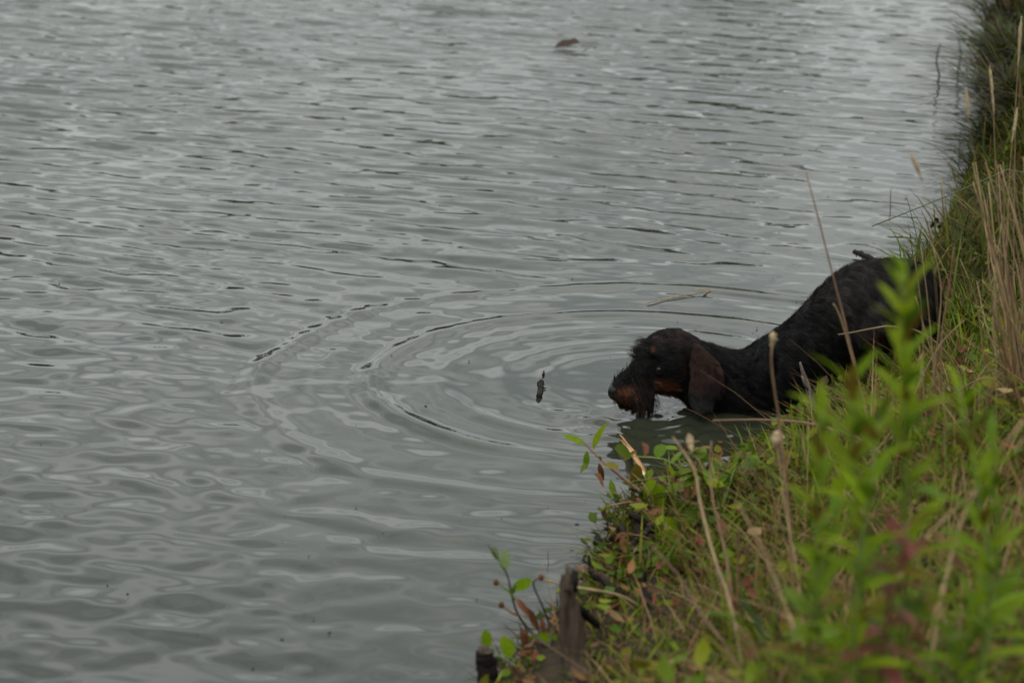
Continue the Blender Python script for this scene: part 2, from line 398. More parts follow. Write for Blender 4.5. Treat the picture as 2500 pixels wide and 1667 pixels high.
# hind legs, standing on the bank
for sgn in (-1, 1):
    y0 = YB + .055 + sgn * .055; du = 0 if sgn < 0 else 42
    shapes.append(ring_loft([(2205 + du, 690, 2235 + du, 790, .03, y0), (2160 + du, 715, 2185 + du, 825, .042, y0), (2110 + du, 745, 2130 + du, 850, .04, y0 - sgn * .0),
                             (2072 + du, 790, 2100 + du, 868, .032, y0), (2066 + du, 835, 2098 + du, 872, .022, y0)], n=16))
    k = PD(2084 + du, 845, y0); h = PD(2118 + du, 880, y0)
    zg = float(bank_z(k[0] - .01, y0))
    shapes.append(limb([k, (k + h) / 2 + [.004, 0, .0], h], [.024, .019, .015]))
    f = np.array([h[0] - .012, y0, zg + .02]); t_ = np.array([h[0] - .055, y0, zg + .012])
    shapes.append(limb([h + [.004, 0, .004], f, t_], [.014, .016, .014]))
shapes.append(limb([PD(2248, 668, YB + .07), PD(2276, 715, YB + .085), PD(2284, 775, YB + .1), PD(2276, 835, YB + .11)], [.02, .017, .012, .006]))
Vs, Fs, off = [], [], 0
for v_, fl in shapes:
    Vs.append(v_)
    for f_ in fl:
        for q in f_: Fs.append([int(i) + off for i in q])
    off += len(v_)
me = bpy.data.meshes.new('dog_cage'); me.from_pydata(np.concatenate(Vs).tolist(), [], Fs)
tmp = bpy.data.objects.new('dog_cage', me); col.objects.link(tmp)
md = tmp.modifiers.new('r', 'REMESH'); md.mode = 'VOXEL'; md.voxel_size = .0042; md.use_smooth_shade = True
md = tmp.modifiers.new('s', 'SMOOTH'); md.iterations = 5; md.factor = .5
dg = bpy.context.evaluated_depsgraph_get(); dg.update()
body_me = bpy.data.meshes.new_from_object(tmp.evaluated_get(dg)); body_me.name = 'body'
bpy.data.objects.remove(tmp)
nv = len(body_me.vertices); BV = np.empty(nv * 3, np.float32); body_me.vertices.foreach_get('co', BV); BV = BV.reshape(-1, 3).astype(float)
BN = np.empty(nv * 3, np.float32); body_me.vertices.foreach_get('normal', BN); BN = BN.reshape(-1, 3)
def to_px(P):
    d = P - np.array([0, 0, CAM_H]); z = d @ FWD
    return 1250 + FPX * d[:, 0] / z, 833.5 - FPX * (d @ UP) / z
def blob(u, v, cu, cv, ru, rv, soft=.5):
    d = np.hypot((u - cu) / ru, (v - cv) / rv); return np.clip((1 - d) / soft + .5, 0, 1)
def coat(P):                # black and tan coat: colour per point of the body
    u, v = to_px(P); nz = snoise(P, 60, 77, 2); n2 = snoise(P, 150, 78, 2)
    c = np.tile([.003, .0028, .0027], (len(P), 1)) * (1 + .4 * n2[:, None])
    def mixin(wt, cc):
        nonlocal c; wt = np.clip(wt + .25 * nz * (wt > .02) * (wt < .98), 0, 1)[:, None]; c = c * (1 - wt) + np.array(cc) * wt
    mixin(.8 * blob(u, v, 1650, 815, 80, 34), (.016, .0105, .0095))            # brownish skull
    ear = blob(u, v, 1728, 888, 58, 60, .8) * (P[:, 1] < YB - .096)
    mixin(.9 * ear, (.02, .009, .0065))
    mixin(.5 * blob(u, v, 1708, 1000, 40, 30) * (P[:, 1] < YB - .096), (.012, .0115, .0115))
    mixin(blob(u, v, 1558, 972, 54, 30) * (P[:, 1] < YB - .09), (.1, .038, .017))   # tan lips
    mixin(.9 * blob(u, v, 1618, 948, 40, 22) * (P[:, 1] < YB - .06), (.055, .021, .009))  # tan cheek
    mixin(.7 * blob(u, v, 1594, 852, 6, 9), (.07, .026, .011))                      # tan brow spot
    mixin(.8 * blob(u, v, 1575, 945, 26, 18), (.03, .022, .018))
    mixin(.6 * blob(u, v, 2140, 828, 26, 20), (.04, .018, .01))
    mixin(.6 * blob(u, v, 2110, 895, 60, 30), (.035, .018, .01))
    mixin(.8 * blob(u, v, 2130, 735, 120, 75, .9), (.024, .021, .019))           # soft grey highlight on the thigh, painted into the coat
    return np.clip(c, .003, 1)
base = np.array([.72, YB, .03])
dog = thing('dog', 'wire-haired black and tan dog wading into the pond from the bank', 'dog', base)
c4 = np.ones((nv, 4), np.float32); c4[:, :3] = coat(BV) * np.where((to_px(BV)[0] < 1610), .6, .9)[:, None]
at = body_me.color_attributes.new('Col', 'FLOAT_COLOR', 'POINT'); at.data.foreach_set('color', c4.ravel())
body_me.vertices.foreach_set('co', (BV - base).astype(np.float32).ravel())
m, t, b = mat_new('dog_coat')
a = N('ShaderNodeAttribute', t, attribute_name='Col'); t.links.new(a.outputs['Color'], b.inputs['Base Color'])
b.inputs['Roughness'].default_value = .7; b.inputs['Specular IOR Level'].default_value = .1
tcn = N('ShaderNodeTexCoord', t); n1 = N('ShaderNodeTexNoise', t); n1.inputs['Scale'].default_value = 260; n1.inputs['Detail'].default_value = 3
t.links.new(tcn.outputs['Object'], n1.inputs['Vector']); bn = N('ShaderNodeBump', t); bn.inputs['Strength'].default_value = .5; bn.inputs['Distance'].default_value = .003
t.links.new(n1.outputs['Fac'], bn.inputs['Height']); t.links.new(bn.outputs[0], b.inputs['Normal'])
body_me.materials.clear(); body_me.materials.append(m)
body = obj('body', body_me, None, dog)

# coat hairs as curves
m, t, b = mat_new('dog_hair')
a = N('ShaderNodeAttribute', t, attribute_name='hcol'); t.links.new(a.outputs['Color'], b.inputs['Base Color'])
b.inputs['Roughness'].default_value = .42; b.inputs['Specular IOR Level'].default_value = .08
M['hair'] = m
def hair(name, P, color, rad, parent, b0, label=None):
    n, k = P.shape[:2]
    cu = bpy.data.hair_curves.new(name); cu.add_curves([k] * n)
    cu.attributes['position'].data.foreach_set('vector', (P - b0).astype(np.float32).ravel())
    ra = cu.attributes.get('radius') or cu.attributes.new('radius', 'FLOAT', 'POINT')
    tp = np.linspace(1, .25, k)[None, :] * np.asarray(rad).reshape(-1, 1) * np.ones((n, 1))
    ra.data.foreach_set('value', tp.astype(np.float32).ravel())
    ca = cu.attributes.new('hcol', 'FLOAT_COLOR', 'CURVE'); c = np.ones((n, 4), np.float32); c[:, :3] = color
    ca.data.foreach_set('color', c.ravel()); cu.materials.append(M['hair'])
    o = bpy.data.objects.new(name, cu); col.objects.link(o); o.parent = parent; o['kind'] = 'stuff'
    return o
def comb(P, Nn, flow, L, lift, r, droop=.0, k=5, clump=None, curl=.0):
    fl = flow - (flow * Nn).sum(1)[:, None] * Nn; fl /= np.linalg.norm(fl, axis=1)[:, None] + 1e-6
    d = fl + Nn * lift[:, None] + r.normal(size=P.shape) * .16; d /= np.linalg.norm(d, axis=1)[:, None]
    out = []; side = np.cross(d, Nn)
    ph = r.random(len(P)) * 6.28
    for i in range(k):
        q = i / (k - 1)
        p = P + d * (L * q)[:, None] + np.array([0, 0, -1.]) * (droop * L * q * q)[:, None] + side * (curl * L * np.sin(ph + q * 4) * q)[:, None]
        out.append(p)
    return np.stack(out, 1)
me_t = body_me; me_t.calc_loop_triangles(); nt_ = len(me_t.loop_triangles)
TI = np.empty(nt_ * 3, np.int32); me_t.loop_triangles.foreach_get('vertices', TI); TI = TI.reshape(-1, 3)
e1 = BV[TI[:, 1]] - BV[TI[:, 0]]; e2 = BV[TI[:, 2]] - BV[TI[:, 0]]; AR = np.linalg.norm(np.cross(e1, e2), axis=1) / 2
def on_body(n, seed, keep=None):
    r = np.random.default_rng(seed); w_ = AR.copy()
    cen = BV[TI].mean(1); w_ *= cen[:, 2] > -.02
    if keep is not None: w_ *= keep(cen)
    ti = r.choice(nt_, n, p=w_ / w_.sum()); q = r.random((n, 2)); fl = q.sum(1) > 1; q[fl] = 1 - q[fl]
    P = BV[TI[ti, 0]] + e1[ti] * q[:, :1] + e2[ti] * q[:, 1:]; Nn = BN[TI[ti]].mean(1); Nn /= np.linalg.norm(Nn, axis=1)[:, None]
    return P, Nn, r
P, Nn, r = on_body(52000, 3)
u, v = to_px(P); head = np.clip((1735 - u) / 25, 0, 1); ear = ((u > 1672) & (u < 1775) & (P[:, 1] < YB - .085) & (v > 840)).astype(float)
flow = np.tile([.9, 0, -.45], (len(P), 1)); flow[head > .5] = [.85, 0, -.1]; flow[ear > .5] = [.15, 0, -1]
muz = (u < 1590) & (v > 880); flow[muz] = [.55, -.1, -.85]; flow[(u > 2030)] = [.75, 0, -.75]
L = .012 + .009 * r.random(len(P)); L[head > .5] *= .6; L[muz] *= 1.15; L[ear > .5] *= .55
wet = (u > 1735) & (v > 880) & (u < 1960); L[wet] *= 1.15
lift = .25 + .15 * r.random(len(P)); lift[wet] = .35
fx = snoise(P, 45, 9, 2)[:, None] * np.array([.15, .3, .35]); flow = flow + fx
cc = coat(P) * (.7 + .9 * r.random((len(P), 1)) ** 2)
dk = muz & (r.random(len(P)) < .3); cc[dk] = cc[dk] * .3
hi = r.random(len(P)) < .1; cc[hi] = cc[hi] * 1.6 + .008
H = comb(P, Nn, flow, L, lift, r, .15, curl=.06)
ci = r.choice(len(P), 1100, replace=False); own = np.concatenate([np.argmin(((q[:, None] - P[ci][None]) ** 2).sum(-1), 1) for q in np.array_split(P, 60)])
pull = np.where(wet, .75, .4)[:, None]
for i in range(1, 5):     # damp hair hangs in locks
    q = (i / 4) ** 1.2; off_ = H[ci[own], i] - H[:, i]; nrm_ = np.linalg.norm(off_, axis=1); ok = (nrm_ < .02)[:, None]
    H[:, i] += off_ * pull * q * ok
lock = (.4 + 2.2 * r.random(1100) ** 2.2)[own][:, None]
hair('fur', H, cc * lock, .00026, dog, base)
# beard: wet hanging strands below the jaw, gathered to a few points
sel = lambda c: ((lambda u_, v_: (u_ > 1508) & (u_ < 1612) & (v_ > 962) & (v_ < 1006))(*to_px(c))) & (c[:, 1] < YB - .04)
P, Nn, r = on_body(1200, 11, sel)
tips = np.array([PD(1560, 1029, YB - .135), PD(1570, 1022, YB - .135), PD(1530, 1000, YB - .115), PD(1516, 995, YB - .112), PD(1545, 1008, YB - .11), PD(1592, 1010, YB - .095), PD(1583, 1012, YB - .09), PD(1555, 1029, YB - .135), PD(1564, 1030, YB - .135), PD(1608, 998, YB - .085)])
u, v = to_px(P); tu, tv_ = to_px(tips); j = np.argmin(np.hypot(u[:, None] - tu[None], (v[:, None] - tv_[None]) * .45 + r.normal(size=(len(P), 10)) * 7), 1)
T = tips[j] + r.normal(size=P.shape) * .0022; Q = []
for i in range(6):
    q = i / 5; mid = P + Nn * .006 + np.array([.004, 0, -.006])
    Q.append((1 - q) ** 2 * P + 2 * q * (1 - q) * mid + q * q * T)
bc = np.where((r.random((len(P), 1)) < .3) & (v[:, None] < 995), np.array([[.05, .018, .008]]), np.array([[.0075, .006, .005]]))
hair('beard', np.stack(Q, 1), bc, .0004, dog, base)
# long dark moustache strands sweeping down and back over the tan lip
P, Nn, r = on_body(45, 17, lambda c: ((lambda u_, v_: (u_ > 1535) & (u_ < 1590) & (v_ > 915) & (v_ < 960))(*to_px(c))) & (c[:, 1] < YB - .09))
st = comb(P, Nn, np.tile([.45, -.05, -.9], (len(P), 1)), .028 + .03 * r.random(len(P)), np.full(len(P), .22), r, .25, 6, curl=.1)
hair('moustache', st, np.array([.006, .005, .0045]) * (.6 + r.random((len(P), 1))), .0009, dog, base)
# brow and stop tufts standing up against the water
P, Nn, r = on_body(240, 13, lambda c: (lambda u_, v_: (u_ > 1545) & (u_ < 1585) & (v_ > 820) & (v_ < 880))(*to_px(c)))
hair('brow_tuft', comb(P, Nn, np.tile([-.6, -.05, .35], (len(P), 1)), .014 + .022 * r.random(len(P)), np.full(len(P), .55), r, .1, 5, curl=.12), np.array([.014, .011, .009]) * (.5 + .7 * r.random((len(P), 1))), .00055, dog, base)
P, Nn, r = on_body(150, 14, lambda c: (lambda u_, v_: (u_ > 1498) & (u_ < 1545) & (v_ > 885) & (v_ < 935))(*to_px(c)))
hair('muzzle_tuft', comb(P, Nn, np.tile([.2, -.05, .35], (len(P), 1)), .008 + .014 * r.random(len(P)), np.full(len(P), .6), r, .2, 5, curl=.15), np.array([.012, .01, .008]) * (.5 + .6 * r.random((len(P), 1))), .0005, dog, base)
def ellipsoid(c, rx, ry, rz, nu=18, nv_=12, fn=None):
    V = []; F = []
    for i in range(nv_ + 1):
        for k in range(nu):
            a = math.pi * i / nv_; q = 2 * math.pi * k / nu
            p = np.array([math.sin(a) * math.cos(q), math.sin(a) * math.sin(q), math.cos(a)])
            if fn: p = fn(p)
            V.append(np.array(c) + p * [rx, ry, rz])
    for i in range(nv_):
        for k in range(nu): F.append([i * nu + k, (i + 1) * nu + k, (i + 1) * nu + (k + 1) % nu, i * nu + (k + 1) % nu])
    return np.array(V), [np.array(F)]
def nose_fn(p):
    x, y, z = p
    y2 = y * (1.0 + .35 * z); k = 1.0
    for sy in (-1, 1):       # nostrils
        d = math.hypot(y - sy * .62, z + .15); k -= .28 * math.exp(-(d / .28) ** 2) * (x < .35)
    return np.array([x * k, y2 * k, z * k])
M['nose'] = plain('wet_nose', (.008, .0075, .0075), .4, .3, 300, bump=.35, spec=.22)
V, F = ellipsoid(PD(1500, 957, YB - .108), .0135, .0165, .0165, 28, 20, nose_fn); obj('nose', mesh_np('nose', V - base, F), M['nose'], dog)
m, t, b = mat_new('dog_eye'); b.inputs['Base Color'].default_value = (.008, .005, .004, 1); b.inputs['Roughness'].default_value = .28; b.inputs['Specular IOR Level'].default_value = .25
M['eye'] = m; M['lid'] = plain('eyelid_skin', (.006, .005, .0045), .8, .3, 200, spec=.08)
bvh_P = BV
for sgn in (-1, 1):
    c = PD(1605, 886, YB - .062); near_ = BV[(np.abs(BV[:, 0] - c[0]) < .005) & (np.abs(BV[:, 2] - c[2]) < .005)]
    y_ = near_[:, 1].min() if sgn < 0 else near_[:, 1].max()
    V, F = ellipsoid((c[0], y_ - sgn * .004, c[2]), .0085, .007, .0075); eo = obj('eye', mesh_np('eye', V - base, F), M['eye'], dog)
    a_ = np.linspace(0, 2 * math.pi, 16)
    ln = [np.array([c[0] + .0095 * math.cos(q), y_ + sgn * (.0005 - .002 * abs(math.cos(q))), c[2] + .0078 * math.sin(q)]) for q in a_]
    V, F = tube(ln, [.0018, .0018], n=28, sides=6, cap=False); obj('eyelid', mesh_np('eyelid', V - base, F), M['lid'], eo)

# ------------------------------------------------------------------ grass and ground cover
def blades(B, h, wd, az, lean, bend, cb, ct):
    n = len(B); H = np.stack([np.cos(az), np.sin(az), np.zeros(n)], 1); S = np.stack([-np.sin(az), np.cos(az), np.zeros(n)], 1)
    rows = []; cols = []
    for t_, pw in ((0, .8), (.38, 1), (.72, .7), (1, 0)):
        c = B + H * (h * (lean * t_ + bend * t_ * t_))[:, None] + np.array([0, 0, 1.]) * (h * (t_ * np.sqrt(np.clip(1 - .5 * lean, .15, 1)) - .45 * bend * t_ * t_))[:, None]
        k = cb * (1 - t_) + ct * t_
        if pw: rows += [c - S * (wd * pw)[:, None], c + S * (wd * pw)[:, None]]; cols += [k, k]
        else: rows.append(c); cols.append(k)
    V = np.stack(rows, 1).reshape(-1, 3); K = np.stack(cols, 1).reshape(-1, 3); o = (np.arange(n) * 7)[:, None]
    Q = np.concatenate([o + [0, 1, 3, 2], o + [2, 3, 5, 4]]); T = o + [4, 5, 6]
    return V, Q, T, K
def join(parts):
    Vs, Qs, Ts, Ks, off = [], [], [], [], 0
    for V, Q, T, K in parts:
        Vs.append(V); Qs.append(Q + off); Ts.append(T + off); Ks.append(K); off += len(V)
    return np.concatenate(Vs), [np.concatenate(Qs), np.concatenate(Ts)], np.concatenate(Ks)
def bank_points(n, y0, y1, s0, s1, seed, power=1.0):
    n = int(n * 1.3); r = np.random.default_rng(seed); y = y0 + (y1 - y0) * r.random(n * 2); s = s0 + (s1 - s0) * r.random(n * 2) ** power
    x = np.interp(y, SH[:, 1], SH[:, 0]) + s / .93
    k = (x < .235 * y + .85) & ~((np.hypot(np.maximum(np.abs(y - 3.52) - .2, 0), x - .075 + (y - 3.52) * .02) < .036)) & ~(np.hypot(x - .235, y - 4.17) < .06) & ~(np.hypot(x + .035, y - 3.6) < .03); x, y, s = x[k][:n], y[k][:n], s[k][:n]
    return np.stack([x, y, bank_z(x, y) - .003], 1), s, r
GREENS = np.array([[.06, .1, .004], [.092, .138, .005], [.135, .155, .007], [.042, .075, .006], [.12, .112, .008]])
DRY = np.array([[.17, .105, .045], [.12, .06, .025], [.24, .165, .08], [.075, .036, .015]])
def pick(pal, n, r): return pal[r.integers(0, len(pal), n)] * (.7 + .6 * r.random((n, 1)))
parts = []
def grass_layer(n, y0, y1, s0, s1, seed, hmin, hmax, wmin, wmax, pal, leanmax=.8, bendmax=.6, power=1.0, patch=None):
    B, s, r = bank_points(n, y0, y1, s0, s1, seed, power); k = len(B)
    if patch is not None:
        keep = r.random(k) < np.clip(.5 + patch * 1.6 * snoise(B[:, :2], 6, 91, 2), .08, 1); B, s = B[keep], s[keep]; k = len(B)
    h = hmin + (hmax - hmin) * r.random(k) ** 1.8
    h *= np.clip(.55 + s * 2.5, .55, 1) * np.where((B[:, 0] < .3) & (B[:, 1] < 3.95), .6, 1)
    cb = pick(pal, k, r); ct = cb * (.9 + .5 * r.random((k, 1))); tipdry = r.random(k) < .18; ct[tipdry] = pick(DRY, tipdry.sum(), r)
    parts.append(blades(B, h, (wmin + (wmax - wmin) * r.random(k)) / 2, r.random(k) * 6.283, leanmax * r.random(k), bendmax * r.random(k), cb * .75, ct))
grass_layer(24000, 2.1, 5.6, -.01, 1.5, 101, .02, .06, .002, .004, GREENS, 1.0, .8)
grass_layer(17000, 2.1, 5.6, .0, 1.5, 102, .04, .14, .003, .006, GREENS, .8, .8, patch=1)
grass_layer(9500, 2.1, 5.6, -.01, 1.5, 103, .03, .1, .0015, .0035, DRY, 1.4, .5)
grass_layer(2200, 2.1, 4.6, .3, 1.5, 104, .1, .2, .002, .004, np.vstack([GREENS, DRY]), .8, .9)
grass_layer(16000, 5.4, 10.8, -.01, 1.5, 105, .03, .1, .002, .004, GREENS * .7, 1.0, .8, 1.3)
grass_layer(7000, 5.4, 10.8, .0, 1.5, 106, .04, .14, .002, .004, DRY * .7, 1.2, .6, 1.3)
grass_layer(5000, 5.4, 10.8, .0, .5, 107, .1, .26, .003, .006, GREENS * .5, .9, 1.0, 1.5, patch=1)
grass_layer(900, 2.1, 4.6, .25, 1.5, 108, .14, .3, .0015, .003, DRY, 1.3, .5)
B, s, r = bank_points(420, 3.6, 5.1, -.012, .07, 110); k = len(B); B[:, 2] = np.maximum(B[:, 2], -.004); cb = pick(np.array([[.02, .014, .008], [.05, .022, .012], [.03, .035, .008], [.09, .05, .022]]), k, r)
parts.append(blades(B, .015 + .045 * r.random(k) ** 1.5, .0008 + .0012 * r.random(k), math.pi * .9 + r.normal(size=k) * 1.1, .5 + 1.2 * r.random(k), .6 * r.random(k), cb * .8, cb))
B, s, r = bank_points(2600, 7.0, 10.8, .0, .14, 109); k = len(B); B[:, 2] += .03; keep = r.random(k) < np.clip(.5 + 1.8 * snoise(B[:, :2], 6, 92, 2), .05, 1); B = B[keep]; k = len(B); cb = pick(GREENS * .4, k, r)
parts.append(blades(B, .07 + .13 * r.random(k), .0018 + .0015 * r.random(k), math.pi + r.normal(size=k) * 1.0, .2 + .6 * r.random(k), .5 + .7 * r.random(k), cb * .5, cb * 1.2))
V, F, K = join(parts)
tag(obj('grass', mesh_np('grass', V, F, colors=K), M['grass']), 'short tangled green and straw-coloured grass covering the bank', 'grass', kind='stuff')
# small round and oval ground-cover leaves
def leaf_cards(B, L, W, d, nrm, c):
    side = np.cross(nrm, d); side /= np.linalg.norm(side, axis=1)[:, None] + 1e-9; nn = np.cross(d, side)
    prof = ((0, 0, 0), (.3, .85, .1), (.65, .95, .1), (1, 0, -.15)); rows = []
    for t_, w_, z_ in prof:
        m_ = B + d * (L * t_)[:, None] + nn * (L * (-z_ * .8))[:, None]
        if w_: rows += [m_ - side * (W * w_)[:, None] + nn * (W * .25)[:, None], m_, m_ + side * (W * w_)[:, None] + nn * (W * .25)[:, None]]
        else: rows.append(m_)
    n = len(B); V = np.stack(rows, 1).reshape(-1, 3); o = (np.arange(n) * 8)[:, None]
    Q = np.concatenate([o + [1, 2, 5, 4], o + [2, 3, 6, 5]]); T = np.concatenate([o + [0, 2, 1], o + [0, 3, 2], o + [4, 5, 7], o + [5, 6, 7]])
    return V, Q, T, np.repeat(c, 8, axis=0)
parts = []
for n, y0, y1, s0, s1, seed, l0, l1, asp, pal, hz in (
        (12000, 2.1, 5.6, -.01, 1.5, 201, .009, .022, .42, GREENS, .05), (5000, 2.1, 5.4, .03, 1.5, 202, .018, .045, .26, np.vstack([GREENS, GREENS, DRY]), .09),
        (1500, 3.6, 5.0, -.03, .09, 205, .012, .03, .3, np.vstack([GREENS * .7, GREENS * .8, [[.1, .04, .02], [.07, .04, .02]]]), .12), (3000, 5.4, 8.5, .0, .9, 203, .01, .02, .42, GREENS, .06), (2600, 2.1, 5.3, .0, 1.5, 204, .015, .035, .22, np.array([[.16, .05, .03], [.13, .07, .03], [.2, .09, .04]]), .06)):
    B, s, r = bank_points(n, y0, y1, s0, s1, seed); k = len(B)
    keep = r.random(k) < np.clip(.55 + 1.3 * snoise(B[:, :2], 5, seed, 2), .1, 1); B = B[keep]; k = len(B)
    B[:, 2] += hz * r.random(k) ** 1.5 * np.clip(.4 + 3 * s[keep], .4, 1)
    a_ = r.random(k) * 6.283; el = r.normal(size=k) * .35 + .15
    d = np.stack([np.cos(a_) * np.cos(el), np.sin(a_) * np.cos(el), np.sin(el)], 1); nr = np.array([0, 0, 1.]) + r.normal(size=(k, 3)) * .35
    L = l0 + (l1 - l0) * r.random(k); parts.append(leaf_cards(B, L, L * asp, d, nr, pick(pal, k, r)))
V, F, K = join(parts)
tag(obj('ground_cover', mesh_np('ground_cover', V, F, colors=K), M['grass']), 'small creeping leaves growing among the bank grass', 'ground cover', kind='stuff')
# dark roots and wet stems hanging from the eroded lip of the far bank
B, s, r = bank_points(900, 6.8, 10.8, .0, .1, 301); k = len(B); B[:, 2] = np.maximum(B[:, 2], 0) + .02 + .14 * r.random(k)
pr = blades(B, .03 + .07 * r.random(k), .001 + .0015 * r.random(k), math.pi + r.normal(size=k) * .8, .7 + .6 * r.random(k), .9 * r.random(k) + .5, np.tile([.018, .014, .009], (k, 1)), np.tile([.02, .018, .01], (k, 1)) * (.5 + r.random((k, 1))))
V, F, K = join([pr]); tag(obj('root_fringe', mesh_np('root_fringe', V, F, colors=K), M['grass']), 'dark roots and wet stems hanging off the far bank edge', 'roots', kind='stuff')

# sedge tussocks hanging over the water on the far bank
for k_, (lab, x_, y_, sz) in enumerate((('dark sedge tussock overhanging the water, highest in the top right corner', 1.98, 9.95, .2), ('dark sedge tussock overhanging the water, second from the top right corner', 1.77, 9.05, .19),
        ('dark sedge tussock overhanging the water, third from the top right corner', 1.6, 8.2, .17), ('low sedge tussock on the far bank edge, nearest above the green rush', 1.47, 7.5, .13))):
    b_ = np.array([x_, y_, float(bank_z(x_, y_))]); p = thing('sedge_tussock', lab, 'tussock', b_, 'sedge tussocks on the far bank'); r = np.random.default_rng(400 + k_)
    V, F = ellipsoid(b_ + [0, 0, .02], sz * .55, sz * .9, sz * .6, 22, 14); V = V + (V - b_) * (.35 * snoise(V, 28, 62 + k_, 3))[:, None]; obj('mound', mesh_np('mound', V - b_, F), M['soil'], p)
    n = 420; q = r.normal(size=(n, 3)); q /= np.linalg.norm(q, axis=1)[:, None]; q[:, 2] = np.abs(q[:, 2]); B = q * [sz * .5, sz * .85, sz * .5] + [0, 0, .02]
    a_ = np.arctan2(q[:, 1], q[:, 0]) + r.normal(size=n) * .5; cb = pick(np.vstack([GREENS * .45, GREENS * .3, DRY * .35]), n, r)
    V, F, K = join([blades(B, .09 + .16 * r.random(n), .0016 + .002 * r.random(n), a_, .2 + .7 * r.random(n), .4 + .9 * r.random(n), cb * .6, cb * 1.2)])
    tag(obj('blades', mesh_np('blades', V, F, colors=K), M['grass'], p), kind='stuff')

# ------------------------------------------------------------------ named plants
def leaf_mesh(name, width, curve, fold, mat, prof='lance', rows=6, wave=0.0):
    V = []; F = []
    for i in range(rows + 1):
        t_ = i / rows
        if prof == 'lance': w_ = (math.sin(math.pi * min(1, t_ ** .8)) ** .9) if 0 < t_ < 1 else 0
        elif prof == 'oval': w_ = math.sqrt(max(0, 1 - (2 * t_ - 1) ** 2))
        else: w_ = math.sqrt(max(0, 1 - (2 * t_ - 1) ** 2)) * (1.12 - .35 * t_)
        w_ = max(w_, .04 if t_ < .5 else .01) * width / 2; z = -curve * t_ * t_ + .3 * curve * t_
        wv = wave * math.sin(t_ * 13) * width
        V += [(t_, -w_, z + fold * w_ + wv), (t_, 0, z), (t_, w_, z + fold * w_ - wv)]
    for i in range(rows):
        a = i * 3; F += [[a, a + 1, a + 4, a + 3], [a + 1, a + 2, a + 5, a + 4]]
    me = mesh_np(name, np.array(V), [np.array(F)]); me.materials.append(mat); return me
def put_leaf(parent, me, p, d, L, roll=0.0, up=(0, 0, 1), name='leaf'):
    d = Vector(d).normalized(); u_ = Vector(up); s_ = u_.cross(d)
    if s_.length < 1e-4: s_ = Vector((1, 0, 0)).cross(d)
    s_.normalize(); n_ = d.cross(s_)
    q = Matrix.Rotation(roll, 3, d); s_ = q @ s_; n_ = q @ n_
    o = bpy.data.objects.new(name, me); col.objects.link(o); o.parent = parent
    b_ = Vector(p) - parent.location
    o.matrix_local = Matrix(((d.x * L, s_.x * L, n_.x * L, b_.x), (d.y * L, s_.y * L, n_.y * L, b_.y), (d.z * L, s_.z * L, n_.z * L, b_.z), (0, 0, 0, 1)))
    return o
def g(x, y): return np.array([x, y, float(bank_z(x, y))])
LM = {'lance': leaf_mesh('lance_leaf', .27, .18, .35, M['green_leaf']), 'lance2': leaf_mesh('lance_leaf_curved', .23, .4, .3, M['green_leaf'], wave=.04),
      'red': leaf_mesh('red_leaf', .32, .3, .3, M['red_leaf']), 'redolive': leaf_mesh('olive_leaf', .24, .3, .3, M['olive_leaf']),
      'mid': leaf_mesh('mid_leaf', .3, .25, .3, M['mid_leaf']), 'oval': leaf_mesh('oval_leaf', .62, .15, .2, M['mid_leaf'], 'oval'),
      'ovalg': leaf_mesh('green_oval_leaf', .55, .2, .2, M['green_leaf'], 'oval'), 'pale': leaf_mesh('pale_leaf', .5, .2, .2, M['pale_leaf'], 'oval'),
      'brown': leaf_mesh('withered_leaf', .3, .5, .8, M['brown_leaf'], wave=.12), 'olive': leaf_mesh('olive_oval_leaf', .5, .3, .3, M['olive_leaf'], 'oval'),
      'dock': leaf_mesh('broad_leaf', .42, .55, .25, M['blue_leaf'], 'egg', 8, .03), 'dock2': leaf_mesh('broad_green_leaf', .5, .5, .25, M['mid_leaf'], 'egg', 8, .03)}
def leafy_plant(label, ut, vt, ub, Y, n, l0, l1, seed, keys=('lance', 'lance2', 'lance', 'lance2', 'redolive', 'lance', 'lance2', 'mid'), stem='stem_green', name='leafy_plant', cat='plant', group=None, el0=10, el1=62, from_t=.3):
    r = np.random.default_rng(seed); top = PD(ut, vt, Y); bx = PD(ub, 1300, Y)[0]; b_ = g(bx, Y)
    p = thing(name, label, cat, b_, group); mid = (top + b_) / 2 + [r.normal() * .022, r.normal() * .02, 0]
    C = smooth_path([b_ - [0, 0, .01], mid, top], 40); tube_part(p, 'stem', [b_ - [0, 0, .01], mid, top], [.0032, .0026, .0012], M[stem], n=12)
    for k in range(n):
        t_ = from_t + (1 - from_t) * (k + .5) / n; c = C[int(t_ * 39)]; a_ = k * 2.4 + r.normal() * .3
        el = R(el0 + (el1 - el0) * t_ ** 1.4 + r.normal() * 9)
        L = (l0 + (l1 - l0) * t_) * (.65 + .55 * r.random())
        put_leaf(p, LM[keys[k % len(keys)]], c, (math.cos(a_) * math.cos(el), math.sin(a_) * math.cos(el), math.sin(el)), L, r.normal() * .25)
    return p
GP = 'leafy green plants in front of the dog'
leafy_plant('tallest leafy green plant, its tip against the dog\'s rump', 2203, 634, 2225, 2.45, 56, .08, .05, 1, group=GP)
leafy_plant('leafy green plant left of the tallest one, below the dog\'s belly', 2078, 900, 2120, 2.5, 40, .08, .055, 2, group=GP)
leafy_plant('leafy green plant right of the tallest one, before the straw stalks', 2338, 940, 2275, 2.55, 36, .08, .05, 3, group=GP)
leafy_plant('low leafy green plant leftmost of the cluster below the dog', 2005, 1000, 2075, 2.55, 34, .08, .05, 4, group=GP)
leafy_plant('short leafy green plant at the foot of the tallest one', 2150, 1000, 2120, 2.42, 32, .075, .045, 5, group=GP)
